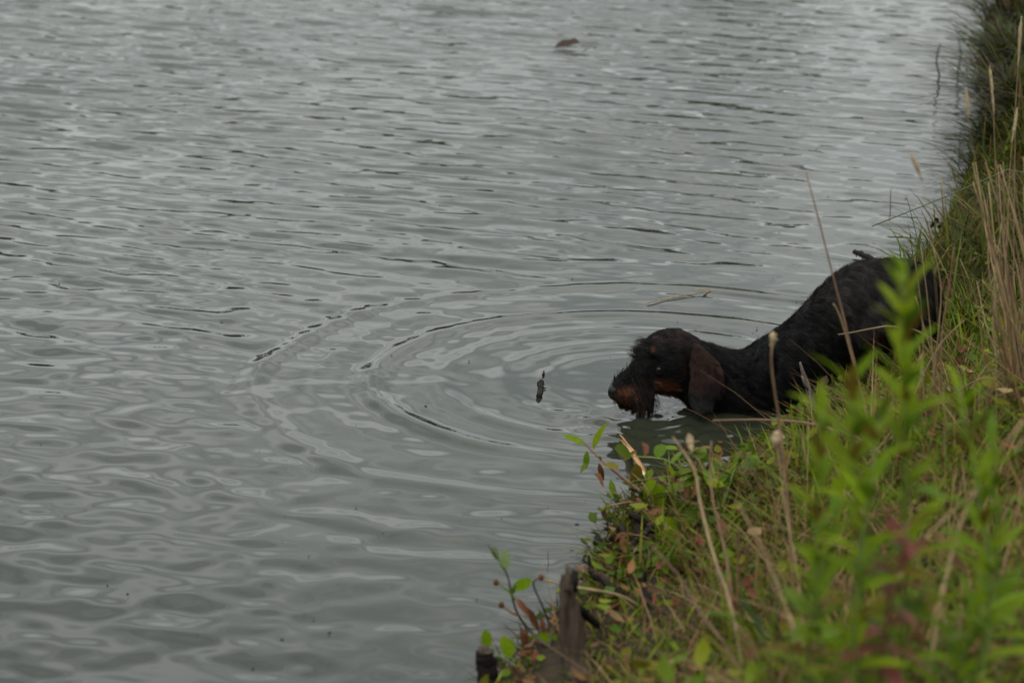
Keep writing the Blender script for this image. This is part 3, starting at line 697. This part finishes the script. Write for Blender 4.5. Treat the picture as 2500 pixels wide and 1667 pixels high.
leafy_plant('low leafy green plant at the right edge of the cluster', 2420, 1080, 2400, 2.7, 20, .065, .04, 6, keys=('lance', 'mid'), group=GP)
leafy_plant('low bushy green plant in front of the red-leaved plant\'s left side', 2060, 1180, 2070, 2.6, 22, .065, .045, 8, keys=('lance', 'mid'), group=GP)
leafy_plant('red-leaved plant low on the bank below the tall green one', 2215, 1275, 2205, 2.4, 30, .055, .045, 9, keys=('red', 'red', 'redolive'), stem='stem_red', name='red_leaved_plant', el0=-35, el1=25, from_t=.3)
leafy_plant('bright grassy-leaved herb in the lower right corner', 2400, 1470, 2400, 2.62, 16, .09, .07, 10, keys=('mid', 'lance'), name='herb', el0=20, el1=70)
# broad leaves low in the foreground
p = thing('broad_leaved_plant', 'low plant with broad dull green leaves in the blurred foreground', 'plant', g(PD(1900, 1500, 2.95)[0], 2.95))
c = np.array(p.location) + [0, 0, .02]
for (u0, v0, u1, v1, Y, L, k, rl) in ((1850, 1560, 1770, 1480, 2.9, .075, 'dock2', .3), (1790, 1460, 1875, 1530, 2.86, .07, 'dock', -.4), (2045, 1415, 1925, 1445, 2.84, .07, 'dock', .5), (1930, 1560, 2045, 1520, 2.8, .075, 'dock2', .2), (1900, 1490, 1880, 1560, 2.8, .06, 'dock2', .1)):
    a_, b_ = PD(u0, v0, Y), PD(u1, v1, Y); tube_part(p, 'leaf_stalk', [c, (c + a_) / 2 + [0, 0, .01], a_], [.0016, .0012], M['stem_red'], n=8)
    put_leaf(p, LM[k], a_, b_ - a_, L, rl)
# trailing weed leaning out over the water
p = thing('trailing_weed', 'reddish trailing weed with green leaves leaning over the water below the split reed', 'plant', g(PZ(1700, 1270)[0] + .06, 4.28))
b0 = np.array(p.location)
def W(u, v, Y): return PD(u, v, Y)
sts = [[b0, W(1640, 1265, 4.3), W(1560, 1195, 4.38), W(1500, 1150, 4.42), W(1450, 1105, 4.46), W(1418, 1072, 4.48)], [b0, W(1640, 1290, 4.25), W(1575, 1240, 4.28), W(1545, 1225, 4.3), W(1500, 1232, 4.3), W(1475, 1240, 4.3)],
       [b0, W(1640, 1330, 4.15), W(1570, 1310, 4.12), W(1515, 1300, 4.1)], [b0, W(1690, 1230, 4.3), W(1640, 1190, 4.34), W(1610, 1170, 4.36)]]
for s_ in sts: tube_part(p, 'stem', s_, [.0032, .0026, .0014], M['stem_red'], n=18)
for (u0, v0, u1, v1, Y, L, k) in ((1448, 1098, 1478, 1024, 4.46, .062, 'lance'), (1430, 1085, 1383, 1062, 4.47, .05, 'lance2'), (1433, 1100, 1430, 1145, 4.45, .04, 'mid'), (1432, 1130, 1418, 1150, 4.44, .03, 'mid'), (1475, 1135, 1510, 1138, 4.42, .035, 'olive'),
        (1465, 1125, 1465, 1100, 4.43, .03, 'redolive'), (1462, 1130, 1470, 1160, 4.43, .035, 'brown'), (1450, 1155, 1470, 1172, 4.42, .035, 'brown'), (1520, 1125, 1545, 1105, 4.41, .035, 'redolive'), (1552, 1130, 1555, 1180, 4.4, .045, 'olive'),
        (1500, 1232, 1458, 1252, 4.3, .045, 'lance'), (1520, 1228, 1535, 1220, 4.3, .03, 'brown'), (1545, 1225, 1560, 1215, 4.3, .035, 'brown'), (1490, 1170, 1500, 1210, 4.4, .04, 'mid'), (1570, 1215, 1590, 1180, 4.36, .05, 'ovalg'), (1600, 1180, 1615, 1240, 4.34, .06, 'ovalg'),
        (1620, 1200, 1665, 1190, 4.33, .055, 'oval'), (1640, 1330, 1625, 1265, 4.15, .065, 'ovalg'), (1590, 1310, 1560, 1365, 4.12, .05, 'mid'), (1535, 1300, 1510, 1320, 4.1, .025, 'brown'), (1520, 1298, 1505, 1312, 4.1, .022, 'brown'), (1670, 1280, 1700, 1250, 4.2, .05, 'oval'), (1600, 1270, 1612, 1262, 4.2, .02, 'brown'), (1650, 1230, 1690, 1260, 4.28, .05, 'mid')):
    a_, b_ = PD(u0, v0, Y), PD(u1, v1, Y + random.uniform(-.03, .03)); put_leaf(p, LM[k], a_, b_ - a_, L, random.uniform(-.5, .5), (0, -.5, .8))
# bushy oval-leaved weed on the bank edge
p = thing('oval_leaved_weed', 'bushy weed with oval green leaves on the bank edge right of the trailing weed', 'plant', g(.36, 4.22)); b0 = np.array(p.location); r = np.random.default_rng(44)
for k in range(11):
    a_ = r.random() * 6.28; tip = b0 + [math.cos(a_) * .11 - .05, math.sin(a_) * .1, .03 + .09 * r.random()]; md_ = (tip + b0) / 2 + [0, 0, .04]
    tube_part(p, 'stem', [b0, md_, tip], [.0018, .0015, .001], M['stem_red' if k % 2 else 'stem_green'], n=9, sides=5); C = smooth_path([b0, md_, tip], 20)
    for j in range(5):
        q = C[7 + j * 3 if j < 4 else 19]; e_ = r.normal() * .4 + .3; z_ = r.random() * 6.28
        put_leaf(p, LM[('ovalg', 'mid', 'oval', 'olive', 'brown')[(j + k) % 5 if r.random() < .7 else 2]], q, (math.cos(z_) * math.cos(e_), math.sin(z_) * math.cos(e_), math.sin(e_)), .024 + .022 * r.random(), r.normal() * .4)
# upright weed by the stump
p = thing('upright_weed', 'dark-stemmed weed with withered leaves left of the grey stump', 'plant', g(PD(1340, 1600, 3.72)[0], 3.72)); b0 = np.array(p.location); Y = 3.75
for s_, m_ in (([b0, W(1300, 1545, Y), W(1265, 1500, Y), W(1250, 1455, Y), W(1235, 1395, Y), W(1190, 1328, Y)], 'stem_dark'), ([W(1258, 1462, Y), W(1240, 1440, Y), W(1212, 1420, Y)], 'stem_green'), ([W(1268, 1502, Y), W(1250, 1495, Y), W(1225, 1477, Y)], 'stem_red'), ([b0, W(1345, 1540, Y), W(1325, 1480, Y), W(1302, 1425, Y), W(1320, 1408, Y)], 'stem_dark')):
    tube_part(p, 'stem', s_, [.0024, .002, .0012], M[m_], n=16)
for (u, v) in ((1211, 1421), (1224, 1476), (1321, 1409)):
    V, F = ellipsoid(PD(u, v, Y), .0045, .0045, .0055, 8, 6); obj('bud', mesh_np('bud', V - b0, F), M['brown_leaf'], p)
for (u0, v0, u1, v1, L, k) in ((1232, 1392, 1232, 1352, .036, 'pale'), (1215, 1365, 1205, 1340, .022, 'pale'), (1255, 1435, 1300, 1415, .033, 'ovalg'), (1250, 1450, 1258, 1425, .025, 'mid'), (1262, 1460, 1290, 1500, .035, 'brown'), (1280, 1480, 1310, 1515, .035, 'brown'), (1290, 1500, 1320, 1540, .035, 'brown'), (1325, 1510, 1328, 1540, .025, 'brown'), (1270, 1530, 1290, 1580, .036, 'brown'), (1310, 1550, 1345, 1560, .035, 'ovalg'), (1320, 1590, 1365, 1590, .04, 'oval'), (1285, 1590, 1270, 1630, .03, 'olive')):
    a_, b_ = PD(u0, v0, Y), PD(u1, v1, Y + random.uniform(-.02, .0)); put_leaf(p, LM[k], a_, b_ - a_, L, random.uniform(-.4, .4), (0, -.9, .4))
# seedling with two round leaves
p = thing('seedling', 'seedling with two upright round green leaves beside the short dark stump', 'plant', g(PD(1245, 1650, 3.62)[0] + .02, 3.62)); b0 = np.array(p.location); Y = 3.64
for (u0, v0, u1, v1, L) in ((1190, 1582, 1186, 1538, .03), (1248, 1605, 1226, 1548, .037)):
    a_, b_ = PD(u0, v0, Y), PD(u1, v1, Y); tube_part(p, 'leaf_stalk', [b0, (a_ + b0) / 2 + [0.01, 0, -.005], a_], [.0013, .001], M['stem_green'], n=8); put_leaf(p, LM['ovalg'], a_, b_ - a_, L, .1, (0, -1, .1))

# ------------------------------------------------------------------ dead wood
p = thing('tree_stump', 'tall grey weathered stump with a splintered top at the water\'s edge', 'stump', g(PD(1400, 1640, 3.55)[0], 3.55)); b0 = np.array(p.location)
Y = 3.57; pts = [b0 - [-.012, 0, .03], W(1402, 1600, Y), W(1396, 1520, Y), W(1390, 1460, Y), W(1389, 1412, Y)]
V, F = tube(pts, [.022, .02, .0165, .013, .0115], n=26, sides=18, lump=.05, seed=3)
V = V + .004 * snoise(V * [1, 1, .25], 160, 5, 2)[:, None] * np.array([1, 1, 0])
top = V[:, 2] > W(1389, 1440, Y)[2]; V[top, 2] += .012 * snoise(V[top][:, :2], 220, 8, 2)
obj('trunk', mesh_np('trunk', V - b0, F), M['old_wood'], p)
tube_part(p, 'splinter', [W(1387, 1440, Y - .006), W(1387, 1410, Y - .006), W(1384, 1378, Y)], [.008, .006, .0025], M['old_wood'], n=8, lump=.12)
tube_part(p, 'splinter', [W(1399, 1440, Y - .004), W(1401, 1410, Y - .004), W(1402, 1390, Y)], [.008, .007, .004], M['black_wood'], n=8, lump=.12)
tube_part(p, 'splinter', [W(1377, 1440, Y), W(1375, 1415, Y), W(1375, 1402, Y)], [.005, .004, .002], M['old_wood'], n=8, lump=.12)
tube_part(p, 'root', [W(1400, 1480, Y + .02), W(1420, 1490, Y + .03), W(1435, 1505, Y + .05), W(1460, 1525, Y + .07)], [.008, .007, .005], M['black_wood'], n=10, lump=.1)
p = thing('dark_stump', 'short dark stump with a pale broken top in the bottom edge water', 'stump', g(PD(1188, 1667, 3.6)[0], 3.6) - [0, 0, .02]); b0 = np.array(p.location)
V, F = tube([b0 - [0, 0, .05], W(1190, 1660, 3.6), W(1186, 1610, 3.6), W(1184, 1588, 3.6)], [.017, .0155, .0145, .012], n=18, sides=16, lump=.11, seed=5); obj('trunk', mesh_np('trunk', V - b0, F), M['black_wood'], p)
V, F = tube([W(1184, 1588.5, 3.6), W(1184, 1584, 3.6), W(1186, 1578, 3.6)], [.0125, .012, .006], n=6, sides=12, lump=.1, seed=6); obj('broken_top', mesh_np('broken_top', V - b0, F), M['old_wood'], p)
def stick(name, label, cat, pts, rad, mat, twigs=(), group=None, lump=.06, sides=8, flat=1.0, n=18):
    base_ = np.array(pts[-1], float); p = thing(name, label, cat, base_, group)
    tube_part(p, 'stem', pts, rad, mat, n=n, sides=sides, lump=lump, flat=flat)
    for tw, rr in twigs: tube_part(p, 'side_twig', tw, rr, mat, n=6, sides=5, lump=lump)
    return p
stick('hooked_root', 'black hooked root rising from the water beside the stump', 'root', [W(1437, 1356, 3.95), W(1441, 1385, 3.95), W(1448, 1402, 3.95), W(1470, 1412, 3.93), W(1490, 1432, 3.9), W(1520, 1462, 3.88)], [.0025, .0035, .0055, .0075, .007, .006], M['black_wood'], lump=.16, n=26)
stick('bent_root', 'black bent root standing in front of the dark peat clod', 'root', [W(1575, 1392, 3.85), W(1572, 1430, 3.85), W(1582, 1465, 3.83), W(1590, 1490, 3.82), W(1582, 1530, 3.8)], [.0025, .005, .006, .0055, .006], M['black_wood'], lump=.16, n=22)
stick('half_sunk_twig', 'dark twig lying along the bank edge below the lying stem', 'twig', [W(1848, 1172, 4.5), W(1890, 1160, 4.5), W(1920, 1162, 4.5), W(1965, 1150, 4.5)], [.004, .0055, .005, .004], M['black_wood'])
b_ = np.array([.225, 4.13, .0]); p = thing('root_tangle', 'tangle of black wet roots in the hollow bank below the trailing weed', 'roots', b_); r = np.random.default_rng(71)
for k in range(26):
    a_ = r.random() * 6.28; a0 = b_ + [r.normal() * .022 + .015, r.normal() * .03 + .04, -.02 + .03 * r.random()]; a1 = a0 + [math.cos(a_) * .055 - .015, math.sin(a_) * .05 - .01, .015 + .05 * r.random()]
    am = (a0 + a1) / 2 + r.normal(size=3) * .016; tube_part(p, 'root', [a0, am, a1, a1 + r.normal(size=3) * .015], [.009, .0075, .005, .0015], M['black_wood'], n=10, sides=7, lump=.2, seed=k)
stick('pointed_stick', 'pointed grey stick standing in front of the dog\'s chest', 'stick', [W(1953, 884, 4.86), W(1962, 915, 4.86), W(1975, 955, 4.86), W(1985, 1000, 4.85), W(1990, 1035, 4.85), W(1992, 1060, 4.85)], [.002, .0045, .0065, .0075, .0085, .009], M['grey_twig'], [([W(1972, 950, 4.85), W(1964, 938, 4.84), W(1958, 918, 4.84)], [.003, .002])])
stick('floating_branch', 'short dark branch floating behind the dog\'s back', 'branch', [PZ(2086, 615, .012), PZ(2105, 622, .012), PZ(2130, 633, .01), PZ(2150, 640, .0)], [.006, .007, .006, .004], M['black_wood'], [([PZ(2105, 622, .012), PZ(2106, 636, .004)], [.003, .002]), ([PZ(2092, 618, .012), PZ(2090, 628, .004)], [.003, .001])], lump=.2)
stick('half_sunk_stick', 'small black stick floating in the water ahead of the dog\'s nose', 'stick', [PZ(1324, 928, -.002), PZ(1321, 938, .001), PZ(1320, 953, -.001), PZ(1316, 968, .002)], [.003, .007, .0065, .005], M['black_wood'], [([PZ(1328, 906, .004), PZ(1326, 915, .004)], [.002, .003]), ([PZ(1333, 948, .003), PZ(1322, 946, .004)], [.001, .003])], lump=.25)
stick('floating_straw', 'long pale straw floating above the dog\'s head', 'straw', [PZ(1748, 708, .003), PZ(1690, 718, .004), PZ(1640, 727, .004), PZ(1580, 739, .003)], [.001, .0016, .0018, .001], M['straw'], [([PZ(1748, 708, .003), PZ(1715, 706, .003), PZ(1692, 706, .001)], [.002, .002])], lump=.05)
# split reed
p = thing('split_reed', 'broken orange-brown split reed lying in the water at the bank', 'reed', PZ(1588, 1172, .01)); b0 = np.array(p.location)
tube_part(p, 'stem', [PZ(1583, 1170, .02), PZ(1565, 1140, .02), PZ(1545, 1108, .018), PZ(1530, 1090, .014), PZ(1518, 1075, .012)], [.009, .011, .009, .006, .003], M['reed'], n=18, flat=.5, lump=.04)
tube_part(p, 'split_half', [PZ(1550, 1105, .024), PZ(1532, 1085, .022), PZ(1522, 1070, .02), PZ(1513, 1062, .018)], [.006, .006, .004, .002], M['reed'], n=10, flat=.5)
tube_part(p, 'inner_face', [PZ(1581, 1172, .026), PZ(1571, 1155, .028), PZ(1562, 1143, .026)], [.006, .008, .003], M['reed_pale'], n=8, flat=.4)
tube_part(p, 'inner_face', [PZ(1548, 1110, .024), PZ(1535, 1095, .022), PZ(1524, 1083, .018)], [.003, .005, .002], M['reed_pale'], n=8, flat=.4)
p = thing('floating_leaf', 'curled brown leaf floating far out on the pond', 'leaf', PZ(1385, 116, 0)); LM['float'] = leaf_mesh('curled_leaf', .5, -.25, .6, M['old_wood'], 'oval', 6, .06)
put_leaf(p, LM['float'], PZ(1352, 117, .005), (1, .05, .06), .1, .35, name='blade'); tube_part(p, 'leaf_stalk', [PZ(1420, 113, .012), PZ(1440, 113, .006), PZ(1455, 114, .0)], [.002, .0015], M['old_wood'], n=6)
# specks of drifting plant litter
r = np.random.default_rng(81); n = 190; y = 3.7 + 6.8 * r.random(n); sd = -np.abs(r.exponential(.45, n)) - .04; x = np.interp(y, SH[:, 1], SH[:, 0]) + sd
k = np.hypot(x - .3, y - 5.05) > .25; x, y = x[k], y[k]; n = len(x); a_ = r.random(n) * 6.283
L = .003 + .007 * r.random(n) ** 2; pal = np.array([[.02, .016, .01], [.03, .03, .012], [.1, .08, .045], [.012, .01, .008]])
B = np.stack([x, y, water_z(x, y) + .0022], 1); d_ = np.stack([np.cos(a_), np.sin(a_), r.normal(size=n) * .15], 1)
V, F, K = join([leaf_cards(B, L, L * (.15 + .3 * r.random(n)), d_, np.array([0, 0, 1.]) + r.normal(size=(n, 3)) * .15, pick(pal, n, r))])
tag(obj('floating_specks', mesh_np('floating_specks', V, F, colors=K), M['grass']), 'tiny specks of plant litter drifting on the water near the bank', 'litter', kind='stuff')
# twigs standing in the water by the far bank
GT = 'thin twigs standing in the water by the far bank'
for lab, pts, rr in (('crooked dark twig standing in the water, thickest near the top right bank', [(2295, 107), (2286, 150), (2293, 183), (2289, 203)], .006),
                     ('thin upright stem in the water right of the crooked twig', [(2340, 100), (2346, 135), (2338, 178), (2338, 198)], .005),
                     ('thin straight stem in the water below the far bank roots', [(2345, 310), (2343, 350), (2342, 382)], .002),
                     ('tiny upright stem in the water left of the green rush', [(2175, 459), (2174, 482), (2174, 504)], .002),
                     ('tiny upright sprig in the water above the grey stump', [(1338, 1345), (1338, 1360), (1339, 1373)], .001)):
    Yb = PZ(*pts[-1])[1]; stick('water_twig', lab, 'twig', [W(u, v, Yb) for u, v in pts] + [PZ(*pts[-1]) - [0, 0, .03]], [rr * .35, rr * .6, rr * .6, rr * .6], M['stem_dark'], lump=.05, group=GT)

# ------------------------------------------------------------------ dry stalks and rushes
GS = 'dry grass stalks on the bank'
def stalk(label, pts, r0, mat='straw', head=None, hr=.004, drop=None, name='dry_stalk', cat='grass stalk', group=GS):
    P = [W(*q) for q in pts]; e = P[-1]; gz = g(e[0], e[1])
    if e[2] > gz[2] + .01:
        dx = P[-1] - P[-2]; dx = dx / np.linalg.norm(dx)
        for i in range(16):
            dx = dx + [0, 0, -.14]; dx = dx / np.linalg.norm(dx); e = e + dx * .022; P.append(e)
            if e[2] < float(bank_z(e[0], e[1])): break
    p = thing(name, label, cat, P[-1], group); tube_part(p, 'stem', P, [r0 * .4, r0 * .72, r0 * .85], M[mat], n=20, sides=6)
    if head:
        H = [W(*q) for q in head]; V, F = tube(H, [.0006, hr * .8, hr, hr * .7, .0008], n=14, sides=8, lump=.22, seed=len(label)); obj('seed_head', mesh_np('seed_head', V - np.array(p.location), F), M['seed'], p)
    return p
stalk('thick brown stalk with a pale head in front of the dog\'s shoulder', [(1884, 850, 3.6), (1883, 889, 3.6), (1892, 961, 3.6), (1903, 1026, 3.6), (1912, 1120, 3.58), (1925, 1250, 3.55)], .0036, 'straw_red', [(1887, 808, 3.6), (1886, 825, 3.6), (1884, 852, 3.6)], .0055)
stalk('long slanting brown stalk crossing the dog\'s flank', [(1968, 420, 3.95), (2005, 560, 3.95), (2033, 672, 3.95), (2057, 763, 3.95), (2080, 860, 3.95), (2100, 940, 3.93), (2120, 1030, 3.9)], .003, 'straw_red')
stalk('broken grey straw leaning beside the slanting stalk on the flank', [(2034, 741, 3.97), (2045, 758, 3.97), (2060, 800, 3.97), (2085, 890, 3.97), (2105, 960, 3.96)], .0026, 'straw')
stalk('reddish stem lying low across the water in front of the dog', [(1740, 1026, 4.2), (1847, 1024, 4.2), (1956, 1030, 4.18), (2010, 1042, 4.17), (2070, 1060, 4.15)], .0035, 'straw_red', name='lying_stem', cat='stem')
stalk('thin red tendril curling beside the pointed stick', [(1934, 1055, 4.75), (1945, 1015, 4.75), (1974, 997, 4.75), (2013, 978, 4.75), (2050, 975, 4.8)], .0014, 'stem_red', name='tendril', cat='stem')
stalk('pale dry blade lying across the dog\'s thigh', [(2046, 817, 4.75), (2100, 808, 4.75), (2160, 796, 4.76), (2210, 800, 4.78)], .003, 'straw')
stalk('thick reddish stalk with a pale bud leaning over the water in front', [(1642, 1066, 3.55), (1678, 1116, 3.53), (1698, 1154, 3.5), (1705, 1202, 3.47), (1717, 1260, 3.43), (1747, 1372, 3.35), (1779, 1457, 3.3), (1805, 1582, 3.25)], .0036, 'straw', [(1682, 1058, 3.55), (1684, 1077, 3.55), (1690, 1105, 3.54)], .0065)
stalk('short tan stalk right of the thick reddish stalk', [(1737, 1077, 3.65), (1734, 1139, 3.65), (1740, 1220, 3.62), (1760, 1300, 3.6)], .0036, 'straw_red')
stalk('long slanting tan stalk crossing the lower foreground', [(1800, 1225, 3.0), (1869, 1356, 2.98), (1922, 1489, 2.94), (1949, 1556, 2.92), (2008, 1665, 2.9)], .0032, 'straw')
stalk('stalk with a round pale head low in front of the dog', [(1897, 1090, 3.4), (1905, 1150, 3.4), (1915, 1230, 3.38), (1935, 1330, 3.35)], .002, 'straw', [(1900, 1050, 3.4), (1895, 1072, 3.4), (1893, 1098, 3.4)], .007)
stalk('bent straw curving up to the right edge of the picture', [(2500, 1023, 2.85), (2426, 1124, 2.85), (2358, 1247, 2.83), (2335, 1310, 2.82), (2315, 1390, 2.8)], .0032, 'straw')
stalk('green-tan straw crossing below the bent straw at the right', [(2505, 1066, 2.8), (2400, 1180, 2.8), (2276, 1293, 2.8), (2200, 1400, 2.78)], .0025, 'straw')
stalk('slanting straw left of the broad dull leaves', [(1590, 1330, 3.2), (1660, 1410, 3.18), (1700, 1480, 3.15), (1760, 1560, 3.1)], .003, 'straw_red')
stalk('pale thin straw standing in the water left of the stump', [(1324, 1376, 3.75), (1335, 1420, 3.75), (1350, 1480, 3.75), (1362, 1530, 3.75)], .0014, 'straw')
stalk('flat pale straw lying behind the stump\'s neck', [(1330, 1414, 3.8), (1390, 1430, 3.8), (1450, 1440, 3.8), (1500, 1450, 3.82)], .004, 'straw')
for k, (lab, pts) in enumerate([('straw stalk leftmost of the upright bunch by the dog\'s rump', [(2233, 629), (2243, 700), (2252, 779), (2255, 903)]), ('straw stalk second in the upright bunch by the dog\'s rump', [(2248, 600), (2265, 734), (2277, 871)]),
        ('bowed straw stalk in the middle of the upright bunch', [(2279, 606), (2297, 696), (2293, 791), (2277, 935)]), ('straw stalk rightmost of the upright bunch, leaning right', [(2328, 603), (2316, 712), (2300, 807), (2297, 951)]),
        ('short straw slanting across the lower upright bunch', [(2236, 724), (2265, 830), (2283, 880), (2295, 950)]), ('straw leaning left at the right of the upright bunch', [(2344, 632), (2380, 721), (2392, 790)]),
        ('pale straw stalk low in the upright bunch', [(2303, 807), (2287, 887), (2277, 999)]), ('short straw lying slanted right of the upright bunch', [(2356, 780), (2309, 823), (2290, 850)]), ('straw stalk with a white husk below the upright bunch', [(2249, 870), (2252, 920), (2262, 1024)])]):
    stalk(lab, [(u, v, 4.5 - .03 * k) for u, v in pts], .0022, 'straw' if k % 3 else 'straw_red', head=([(2250, 892, 4.22), (2251, 912, 4.22), (2249, 935, 4.22)] if 'husk' in lab else None), hr=.004)
stalk('feathery pale grass head over the water, upper of the two near the right bank', [(2362, 285, 3.8), (2372, 340, 3.8), (2392, 460, 3.8), (2420, 700, 3.8)], .0007, 'straw', [(2358, 215, 3.8), (2361, 250, 3.8), (2364, 290, 3.8)], .003)
stalk('feathery pale grass head over the water left of the right bank', [(2250, 436, 3.7), (2262, 480, 3.7), (2280, 640, 3.7), (2300, 900, 3.7)], .0007, 'straw', [(2224, 372, 3.7), (2237, 405, 3.7), (2252, 442, 3.7)], .003)
stalk('tan seed stalk tallest at the right bank', [(2420, 170, 4.4), (2426, 280, 4.4), (2430, 400, 4.4), (2440, 560, 4.4), (2455, 760, 4.4)], .0018, 'straw', [(2416, 160, 4.4), (2421, 210, 4.4), (2427, 280, 4.4)], .003)
stalk('tan seed stalk second from the right edge', [(2478, 280, 4.4), (2470, 360, 4.4), (2462, 480, 4.4), (2460, 700, 4.4)], .0018, 'straw', [(2484, 262, 4.4), (2477, 310, 4.4), (2470, 350, 4.4)], .003)
stalk('tan seed stalk at the top right corner', [(2490, 60, 4.45), (2486, 160, 4.45), (2478, 300, 4.45), (2475, 600, 4.45)], .0018, 'straw', [(2494, 40, 4.45), (2490, 90, 4.45), (2485, 170, 4.45)], .003)
# brown tuft at the right edge
b_ = g(PD(2490, 930, 4.3)[0] + .02, 4.3); p = thing('dry_grass_tuft', 'brown tuft of dead grass stalks at the right edge of the picture', 'grass tuft', b_); r = np.random.default_rng(5)
for k in range(44):
    top = PD(2375 + 150 * r.random(), 380 + 330 * r.random(), 4.2 + .3 * r.random()); q = b_ + [r.normal() * .025, r.normal() * .03, -.01]
    mid = q * .5 + top * .5 + [r.normal() * .015, r.normal() * .02, .02]; tube_part(p, 'stalk', [top, mid, q], [.0008, .0014, .002], M['straw_red' if k % 3 == 0 else 'straw'], n=10, sides=5)
for k in range(10):
    a_ = r.random() * 6.28; top = b_ + [math.cos(a_) * .14, math.sin(a_) * .14, .05 * r.random()]
    tube_part(p, 'stalk', [top, (top + b_) / 2 + [0, 0, .05], b_], [.0012, .002, .0026], M['straw_red'], n=8, sides=5)
GR = 'green rushes on the bank'
stalk('long green rush slanting out over the water above the dog', [(2128, 553, 5.4), (2273, 495, 5.4), (2407, 439, 5.4), (2480, 410, 5.4), (2540, 440, 5.4)], .003, 'rush', name='rush', cat='rush', group=GR)
stalk('short thin rush standing above the dog\'s rump', [(2214, 482, 5.3), (2237, 571, 5.3), (2252, 640, 5.3), (2262, 700, 5.35)], .002, 'rush', name='rush', cat='rush', group=GR)
stalk('dark rush leaning out at the top right bank', [(2324, 58, 8.3), (2407, 174, 8.3), (2451, 223, 8.3), (2490, 280, 8.3)], .003, 'rush', name='rush', cat='rush', group=GR)
stalk('dark rush at the very top right corner', [(2392, -6, 9.4), (2456, 58, 9.4), (2490, 110, 9.4)], .003, 'rush', name='rush', cat='rush', group=GR)
stalk('arched dark stem at the bank edge below the top right roots', [(2302, 388, 7.4), (2335, 383, 7.4), (2358, 397, 7.4), (2385, 440, 7.35)], .002, 'stem_dark', name='rush', cat='rush', group=GR)
p = stalk('dark budded sprig sticking out of the grass above the rump', [(2268, 540, 6.1), (2290, 545, 6.1), (2320, 540, 6.1), (2345, 560, 6.1)], .002, 'stem_dark', name='budded_sprig', cat='sprig', group=None); b0 = np.array(p.location)
for k in range(8):
    V, F = ellipsoid(PD(2265 + 40 * r.random(), 535 + 18 * r.random(), 6.1), .004, .004, .005, 8, 6); obj('bud', mesh_np('bud', V - b0, F), M['black_wood'], p)
